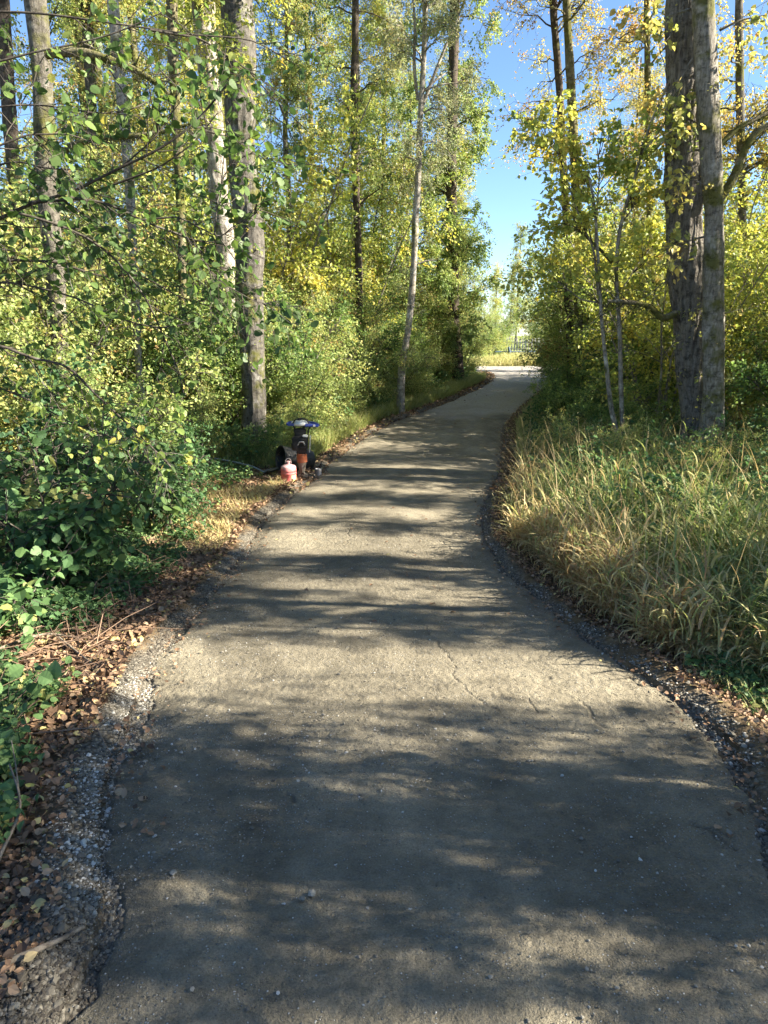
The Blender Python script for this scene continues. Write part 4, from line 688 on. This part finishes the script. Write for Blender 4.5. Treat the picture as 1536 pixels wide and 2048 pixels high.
def black_pot():
    p = gp(22, 1425); r = thing('plastic_pipe', 'short black plastic pipe lying under the round-leaved sprig at the left edge', 'pipe', p + np.array([0, 0, .055]), .25)
    m = mat('black_plastic', (.012, .012, .013), .45, 0, .4); mb = MB(); n = 40; a = np.arange(24) * 2 * np.pi / 24; xs = np.linspace(-.35, .16, n); rr = .055 * (1 + .05 * np.sin(xs * 260)); V = np.stack([np.broadcast_to(xs[:, None], (n, 24)), rr[:, None] * np.cos(a), rr[:, None] * np.sin(a)], -1)
    i = np.arange(n - 1)[:, None] * 24; c = np.arange(24)[None]; F = np.stack([i + c, i + (c + 1) % 24, i + 24 + (c + 1) % 24, i + 24 + c], -1).reshape(-1, 4); mb.add(V, F); V2 = V.copy(); V2[..., 1:] *= .85; mb.add(V2, F[:, ::-1])
    k = V[-1]; mb.add(np.concatenate([k, V2[-1]]), np.stack([np.arange(24), (np.arange(24) + 1) % 24, (np.arange(24) + 1) % 24 + 24, np.arange(24) + 24], -1)); mb.build('pipe_wall', m, r, True)
black_pot()
def sprig():
    rng = np.random.default_rng(7); p = gp(20, 1470); Y = float(p[1]); root = thing('alder_sprig', 'sprig of large round ribbed leaves over the black pipe at the left edge', 'plant', p); st = MB(); fl = MB()
    tips = [(110, 1358, .085), (78, 1350, .075), (76, 1378, .075), (56, 1385, .07), (20, 1350, .08), (40, 1370, .07), (5, 1385, .08), (15, 1410, .07), (-15, 1370, .08), (100, 1398, .06), (30, 1440, .07), (8, 1455, .07), (70, 1436, .07), (-10, 1430, .08)]
    for i, (px, py, s) in enumerate(tips):
        q = at(px, py, Y - .05 + .08 * rng.random()) - p; P = resample(np.array([[0, 0, -.03], [q[0] * .3, q[1] * .3, q[2] * .55], q]), 10); add_tubes(st, P[None], np.linspace(.003, .0012, 10)[None], 5)
        put_leaves(fl, rng, q[None], s * 1.05, LEAF_HI, .62 + .15 * rng.random(), up=.5, droop=-.2, d=np.array([[.4 if px > 40 else -.3, -.2, .4]]), wide=1.15)
    st.build('stem', M['twig'], root); fl.build('foliage', M['leaf_bramble'], root)
sprig()

# ------------------------------------------------------------------ rammer, fuel can, tub, shovel, small can
def lathe(mb, prof, sides=32, center=(0, 0), mat=0, tint=.5, cap=True):
    prof = np.array(prof, float); a = np.arange(sides) * 2 * np.pi / sides; n = len(prof); V = np.stack([center[0] + prof[:, :1] * np.cos(a), center[1] + prof[:, :1] * np.sin(a), np.broadcast_to(prof[:, 1:], (n, sides))], -1)
    i = np.arange(n - 1)[:, None] * sides; c = np.arange(sides)[None]; mb.add(V, np.stack([i + c, i + (c + 1) % sides, i + sides + (c + 1) % sides, i + sides + c], -1).reshape(-1, 4), tint, mat)
    if cap:
        for k, fl in ((0, -1), (n - 1, 1)):
            mb.add(np.vstack([V[k], [[center[0], center[1], prof[k, 1]]]]), np.array([[q, (q + 1) % sides, sides][::fl] for q in range(sides)]), tint, mat)
def rbox(mb, c, s, b=.01, rot=None, taper=1., mat=0):
    """box with chamfered edges; taper narrows the bottom"""
    import bmesh
    bm = bmesh.new(); bmesh.ops.create_cube(bm, size=1)
    for v in bm.verts: v.co = Vector((v.co.x * s[0], v.co.y * s[1], v.co.z * s[2])); 
    for v in bm.verts:
        if v.co.z < 0: v.co.x *= taper; v.co.y *= taper
    bmesh.ops.bevel(bm, geom=bm.edges[:], offset=b, segments=2, affect='EDGES')
    V = np.array([v.co[:] for v in bm.verts]); 
    if rot is not None: V = V @ np.array(rot.to_matrix()).T
    V = V + np.array(c); quads = [[v.index for v in f.verts] for f in bm.faces]
    g = {}
    for q in quads: g.setdefault(len(q), []).append(q)
    mb.add(V, [np.array(x) for x in g.values()], .5, mat); bm.free()
from mathutils import Euler
def tube1(mb, pts, r, sides=10, closed=False):
    P = resample(np.array(pts, float), 30)
    add_tubes(mb, P[None], r, sides)
def dusty(name, col, dust=(.35, .30, .24), amt=.4, rough=.55, metal=0.):
    m = mat(name, col, rough, metal, .4); t = NT(m); u = t.coord(); f = t.ramp(t.noise(u, 12, 5, .7), [(.42, 0.), (.72, 1.)]); c = t.mix(col, dust, t.math('MULTIPLY', f, amt)); t.l(c, t.b.inputs['Base Color']); t.l(t.ramp(f, [(0, rough), (1, .9)]), t.b.inputs['Roughness']); return m
def rammer():
    Yb = gp(605, 958); x, y = float(Yb[0]), float(Yb[1]); z = float(ground_z(x, y)); r = thing('tamping_rammer', 'upright tamping rammer with blue guide handle, black engine and orange bellows', 'rammer', (x, y, z + .005), .12)
    blk = dusty('black_engine_paint', (.012, .012, .013), amt=.12); blue = dusty('blue_handle_paint', (.02, .055, .30), amt=.25, rough=.45); org = dusty('orange_rubber', (.42, .11, .035), amt=.45, rough=.6); tan = dusty('dusty_steel', (.20, .165, .125), amt=.7); wht = dusty('white_tank_plastic', (.62, .62, .58), amt=.3, rough=.4); gry = dusty('grey_metal', (.22, .22, .22), amt=.3, metal=.6, rough=.4)
    s = np.array([1, 1, 1.])
    mb = MB(); rbox(mb, (0, -.02, .03), (.19, .30, .045), .015, Euler((0, 0, 0))); tube1(mb, [(0, -.17, .05), (0, -.21, .09)], .03); mb.build('foot', dusty('worn_foot_steel', (.06, .05, .04), amt=.5), r)
    mb = MB(); lathe(mb, [(.05, .05), (.055, .07), (.045, .09), (.05, .11), (.062, .16), (.072, .22), (.078, .27)], 32); rbox(mb, (0, -.058, .15), (.03, .035, .14), .006); mb.build('ram_leg', tan, r, True)
    mb = MB(); pr = [(.08, .265)]; 
    for i in range(6): zz = .27 + i * .025; pr += [(.082, zz), (.096, zz + .008), (.096, zz + .016), (.082, zz + .024)]
    pr += [(.085, .425)]; lathe(mb, pr, 40); mb.build('bellows', org, r)
    mb = MB(); rbox(mb, (0, .02, .47), (.20, .20, .10), .02, None, .8); rbox(mb, (-.02, .0, .62), (.30, .26, .24), .025, Euler((.0, 0, 0)), .86); lathe(mb, [(.075, .50), (.09, .56), (.09, .62)], 24, (-.09, -.06))
    for i in range(7): rbox(mb, (-.03, -.135, .55 + i * .024), (.22, .02, .010), .002)
    mb.build('engine', blk, r)
    mb = MB(); tube1(mb, [(-.07, -.16, .6), (-.03, -.17, .66), (.03, -.17, .66), (.06, -.16, .6)], .012); mb.build('recoil_handle', gry, r)
    mb = MB(); rbox(mb, (.15, -.02, .60), (.022, .20, .30), .008, Euler((0, .08, 0)), .7); rbox(mb, (.07, -.10, .755), (.10, .08, .04), .012); mb.build('side_guard', wht, r)
    mb = MB(); rbox(mb, (-.02, .02, .80), (.23, .16, .15), .02, None, .8); rbox(mb, (.05, .05, .86), (.05, .1, .1), .01); tube1(mb, [(-.13, 0, .92), (-.10, 0, .84), (-.07, 0, .72)], .016); tube1(mb, [(.17, .0, .92), (.13, .0, .84), (.12, .03, .70)], .013); mb.build('frame', blk, r)
    mb = MB(); lathe(mb, [(.13, .925), (.155, .94), (.16, .965), (.14, .995), (.09, 1.01), (.045, 1.015)], 32, (-.02, .06)); mb.build('fuel_tank', wht, r, True)
    mb = MB(); lathe(mb, [(.04, 1.012), (.04, 1.03), (.034, 1.038)], 20, (-.02, .06)); mb.build('tank_cap', blk, r)
    mb = MB(); rbox(mb, (-.175, -.05, .955), (.13, .05, .05), .014); rbox(mb, (.19, -.05, .935), (.26, .055, .055), .014, Euler((0, .05, 0))); tube1(mb, [(-.22, -.05, .955), (-.25, .08, .95), (-.21, .30, .95), (0, .36, .95), (.22, .30, .94), (.31, .1, .935), (.30, -.05, .93)], .02); mb.build('guide_handle', blue, r)
    mb = MB(); tube1(mb, [(-.14, -.05, .97), (-.10, -.06, 1.04), (0, -.07, 1.065), (.10, -.06, 1.04), (.15, -.05, .96)], .013); mb.build('lifting_bar', blk, r)
    mb = MB(); rbox(mb, (.235, -.080, .933), (.04, .006, .035), .001); mb.build('sticker', wht, r)
rammer()
def fuel_can():
    p = gp(578, 968); x, y = float(p[0]), float(p[1]); z = float(ground_z(x, y)); r = thing('fuel_can', 'pinkish red metal fuel can, paler at the top, standing left of the rammer foot', 'fuel can', (x, y, z), .3)
    m = mat('pinkish_red_paint', (.45, .08, .08), .5, 0, .4); t = NT(m); u = t.coord(); sp = t.n('ShaderNodeSeparateXYZ'); t.l(u, sp.inputs[0]); n = t.noise(u, 9, 5, .7)
    c = t.ramp(n, [(.35, (.46, .075, .075)), (.6, (.52, .15, .14)), (.8, (.58, .36, .32))]); top = t.ramp(t.math('ADD', sp.outputs[2], t.math('MULTIPLY', n, .06)), [(.27, 0.), (.33, 1.)]); c = t.mix(c, (.60, .42, .42), t.math('MULTIPLY', top, .75)); t.l(c, t.b.inputs['Base Color'])  # red mottled with pink, paler towards the top
    mb = MB(); lathe(mb, [(.128, 0), (.138, .008), (.138, .02), (.134, .03), (.134, .165), (.139, .172), (.139, .18), (.134, .187), (.134, .215), (.138, .222), (.138, .23), (.134, .237), (.132, .285), (.115, .305), (.07, .325), (.035, .335)], 48); mb.build('can_body', m, r, True)
    mb = MB(); lathe(mb, [(.03, .33), (.03, .365), (.038, .37), (.038, .385), (.025, .39)], 24, (.0, .0)); mb.build('cap', m, r)
    g = mat('worn_wire', (.45, .40, .38), .4, .7); mb = MB(); a = np.linspace(-.2, math.pi + .2, 16); tube1(mb, [(math.cos(q) * .055, 0, .36 + math.sin(q) * .075) for q in a], .006); mb.build('handle', g, r)
    mb = MB(); V = []; 
    for zz in (.045, .155):
        for q in np.linspace(-1.35, -.55, 10): V.append((.1355 * math.cos(q), .1355 * math.sin(q), zz))
    mb.add(np.array(V), np.array([[i, i + 1, i + 11, i + 10] for i in range(9)])); mb.build('warning_label', dusty('yellow_label', (.60, .50, .18), amt=.6), r)
fuel_can()
def tub():
    p = gp(596, 948); x, y = float(p[0]) - .02, float(p[1]) + .28; z = float(ground_z(x, y)); r = thing('plastic_tub', 'black round-bottomed plastic tub tipped on its side behind the rammer', 'tub', (x, y, z), 0)
    m = dusty('black_tub_plastic', (.016, .017, .018), amt=.18, rough=.38)
    prof = [(.0, .31), (.12, .30), (.19, .265), (.225, .20), (.235, .10), (.245, 0), (.25, -.12), (.255, -.26), (.262, -.34), (.275, -.35), (.275, -.365), (.255, -.365), (.247, -.34), (.238, -.12), (.225, .09), (.205, .19), (.17, .25), (.0, .285)]
    pr = np.array(prof); sides = 48; a = np.arange(sides) * 2 * np.pi / sides
    V = np.stack([np.broadcast_to(pr[:, 1:], (len(pr), sides)), pr[:, :1] * np.cos(a), pr[:, :1] * np.sin(a) * .95], -1)
    i = np.arange(len(pr) - 1)[:, None] * sides; c = np.arange(sides)[None]; F = np.stack([i + c, i + (c + 1) % sides, i + sides + (c + 1) % sides, i + sides + c], -1).reshape(-1, 4)
    e = Euler((0, .12, .5)).to_matrix(); V = V.reshape(-1, 3) @ np.array(e).T; V[:, 2] -= V[:, 2].min() + .02
    mb = MB(); mb.add(V, F); mb.build('tub_shell', m, r, True)
tub()
def shovel():
    p = gp(548, 950); x, y = float(p[0]), float(p[1]); z = float(ground_z(x, y)); r = thing('shovel', 'shovel lying flat with dark blade beside the fuel can, handle running left', 'shovel', (x, y, z), 0)
    mb = MB(); n, k = 14, 11; s = np.linspace(0, 1, n); wdt = .11 * np.clip(np.sin(np.pi * (.16 + .84 * s)) ** .45, .02, 1); V = []
    for side in (0, .004):
        for i in range(n):
            for j in range(k): q = j / (k - 1) * 2 - 1; V.append((.10 - .30 * s[::-1][i], q * wdt[i] * 1.0, .05 + .03 * (q * q) + .06 * s[i] - .0 - side))
    F = []
    for o in (0, n * k):
        for i in range(n - 1):
            for j in range(k - 1): F.append([o + i * k + j, o + i * k + j + 1, o + (i + 1) * k + j + 1, o + (i + 1) * k + j])
    mb.add(np.array(V), np.array(F)); b = mb.build('blade', dusty('dark_shovel_steel', (.05, .05, .05), amt=.5, rough=.45), r, True); b.rotation_euler = (0, 0, .35)
    mb = MB(); tube1(mb, [(-.16, -.06, .06), (-.30, .02, .12), (-.45, .10, .16), (-.75, .25, .20), (-1.2, .45, .24)], .017); mb.build('handle', mat('grey_shaft', (.20, .23, .23), .5), r, True)
shovel()
def small_can():
    p = gp(637, 948); r = thing('paint_can', 'small grey metal can with dark side by the path edge right of the rammer', 'can', (float(p[0]), float(p[1]), float(ground_z(p[0], p[1])) + .005), 0)
    mb = MB(); lathe(mb, [(.058, 0), (.061, .004), (.059, .01), (.059, .115), (.062, .12), (.062, .125), (.055, .125), (.052, .118)], 32); mb.build('can_body', dusty('dull_tin', (.30, .30, .32), amt=.4, metal=.5, rough=.45), r, True)
    mb = MB(); tube1(mb, [(-.06, 0, .10), (-.04, -.05, .06), (.04, -.05, .06), (.06, 0, .10)], .002); mb.build('wire_handle', mat('wire', (.3, .3, .3), .4, .8), r)
small_can()

# ------------------------------------------------------------------ far field: fence pickets, pen, gate bar
def fence():
    wood = mat('weathered_fence_wood', (.56, .52, .47), .9); root = thing('picket_fence', 'grey weathered picket fence running across the far field', 'fence', (11.5, 62, float(G(62))))
    rng = np.random.default_rng(4); A = np.array([9.6, 88.]); B = np.array([13.0, 60.]); Cc = np.array([22.0, 57.])
    n = 0
    for P, Q, m in ((A, B, 34), (B, Cc, 30)):
        for i in range(m):
            q = P + (Q - P) * (i + .5) / m; z = float(ground_z(q[0], q[1])) - float(G(62)); h = rng.uniform(1.3, 1.6); mb = MB(); rbox(mb, (q[0] - 11.5, q[1] - 62, z + h / 2), (.14 if i % 6 else .2, .05, h), .01, Euler((rng.normal() * .02, rng.normal() * .02, 0))); mb.build('picket', wood, root)
        for zz in (.45, 1.1):
            z1 = float(ground_z(*P)) - float(G(62)) + zz; z2 = float(ground_z(*Q)) - float(G(62)) + zz; mb = MB(); tube1(mb, [(P[0] - 11.5, P[1] - 62 + .06, z1), (Q[0] - 11.5, Q[1] - 62 + .06, z2)], .045, 6); mb.build('rail', wood, root)
fence()
def pen():
    x, y = 18.5, 70; r = thing('field_shelter', 'pale low shed behind the picket fence at the far end', 'shed', (x, y, float(G(y)))); wall = dusty('cream_boards', (.55, .50, .40), amt=.3, rough=.8); roof = mat('pale_tin_roof', (.50, .47, .42), .5, .3)
    mb = MB(); rbox(mb, (0, 0, 1.0), (6, 3, 2.0), .02); mb.build('wall', wall, r); mb = MB(); rbox(mb, (0, -.1, 2.12), (6.6, 3.6, .12), .02, Euler((.12, 0, 0))); mb.build('roof', roof, r)
    mb = MB(); rbox(mb, (-1.2, -1.5, .9), (1.2, .06, 1.6), .01); mb.build('doorway_shade', mat('dark_opening', (.03, .03, .03), .8), r)  # near-black panel on the wall paints the shade inside an open doorway
    mb = MB(); rbox(mb, (1.3, -1.5, 1.1), (.9, .06, .7), .01); mb.build('window', mat('shed_window', (.05, .06, .07), .2), r)
pen()
def barrier():
    p = at(1015, 714, 50.); z = float(ground_z(p[0], p[1])); r = thing('blue_barrier', 'low blue-grey bar barrier across the far track with one leaning post', 'barrier', (float(p[0]), float(p[1]), z)); m = mat('blue_grey_paint', (.06, .10, .16), .5)
    mb = MB(); tube1(mb, [(-.9, 0, .62), (2.0, .2, .62)], .045, 8); mb.build('bar', m, r); mb = MB(); tube1(mb, [(.05, 0, .95), (.32, 0, -.05)], .07, 8); mb.build('post', m, r); mb = MB(); tube1(mb, [(1.9, .2, .75), (1.9, .2, -.05)], .05, 8); mb.build('post', m, r)
barrier()
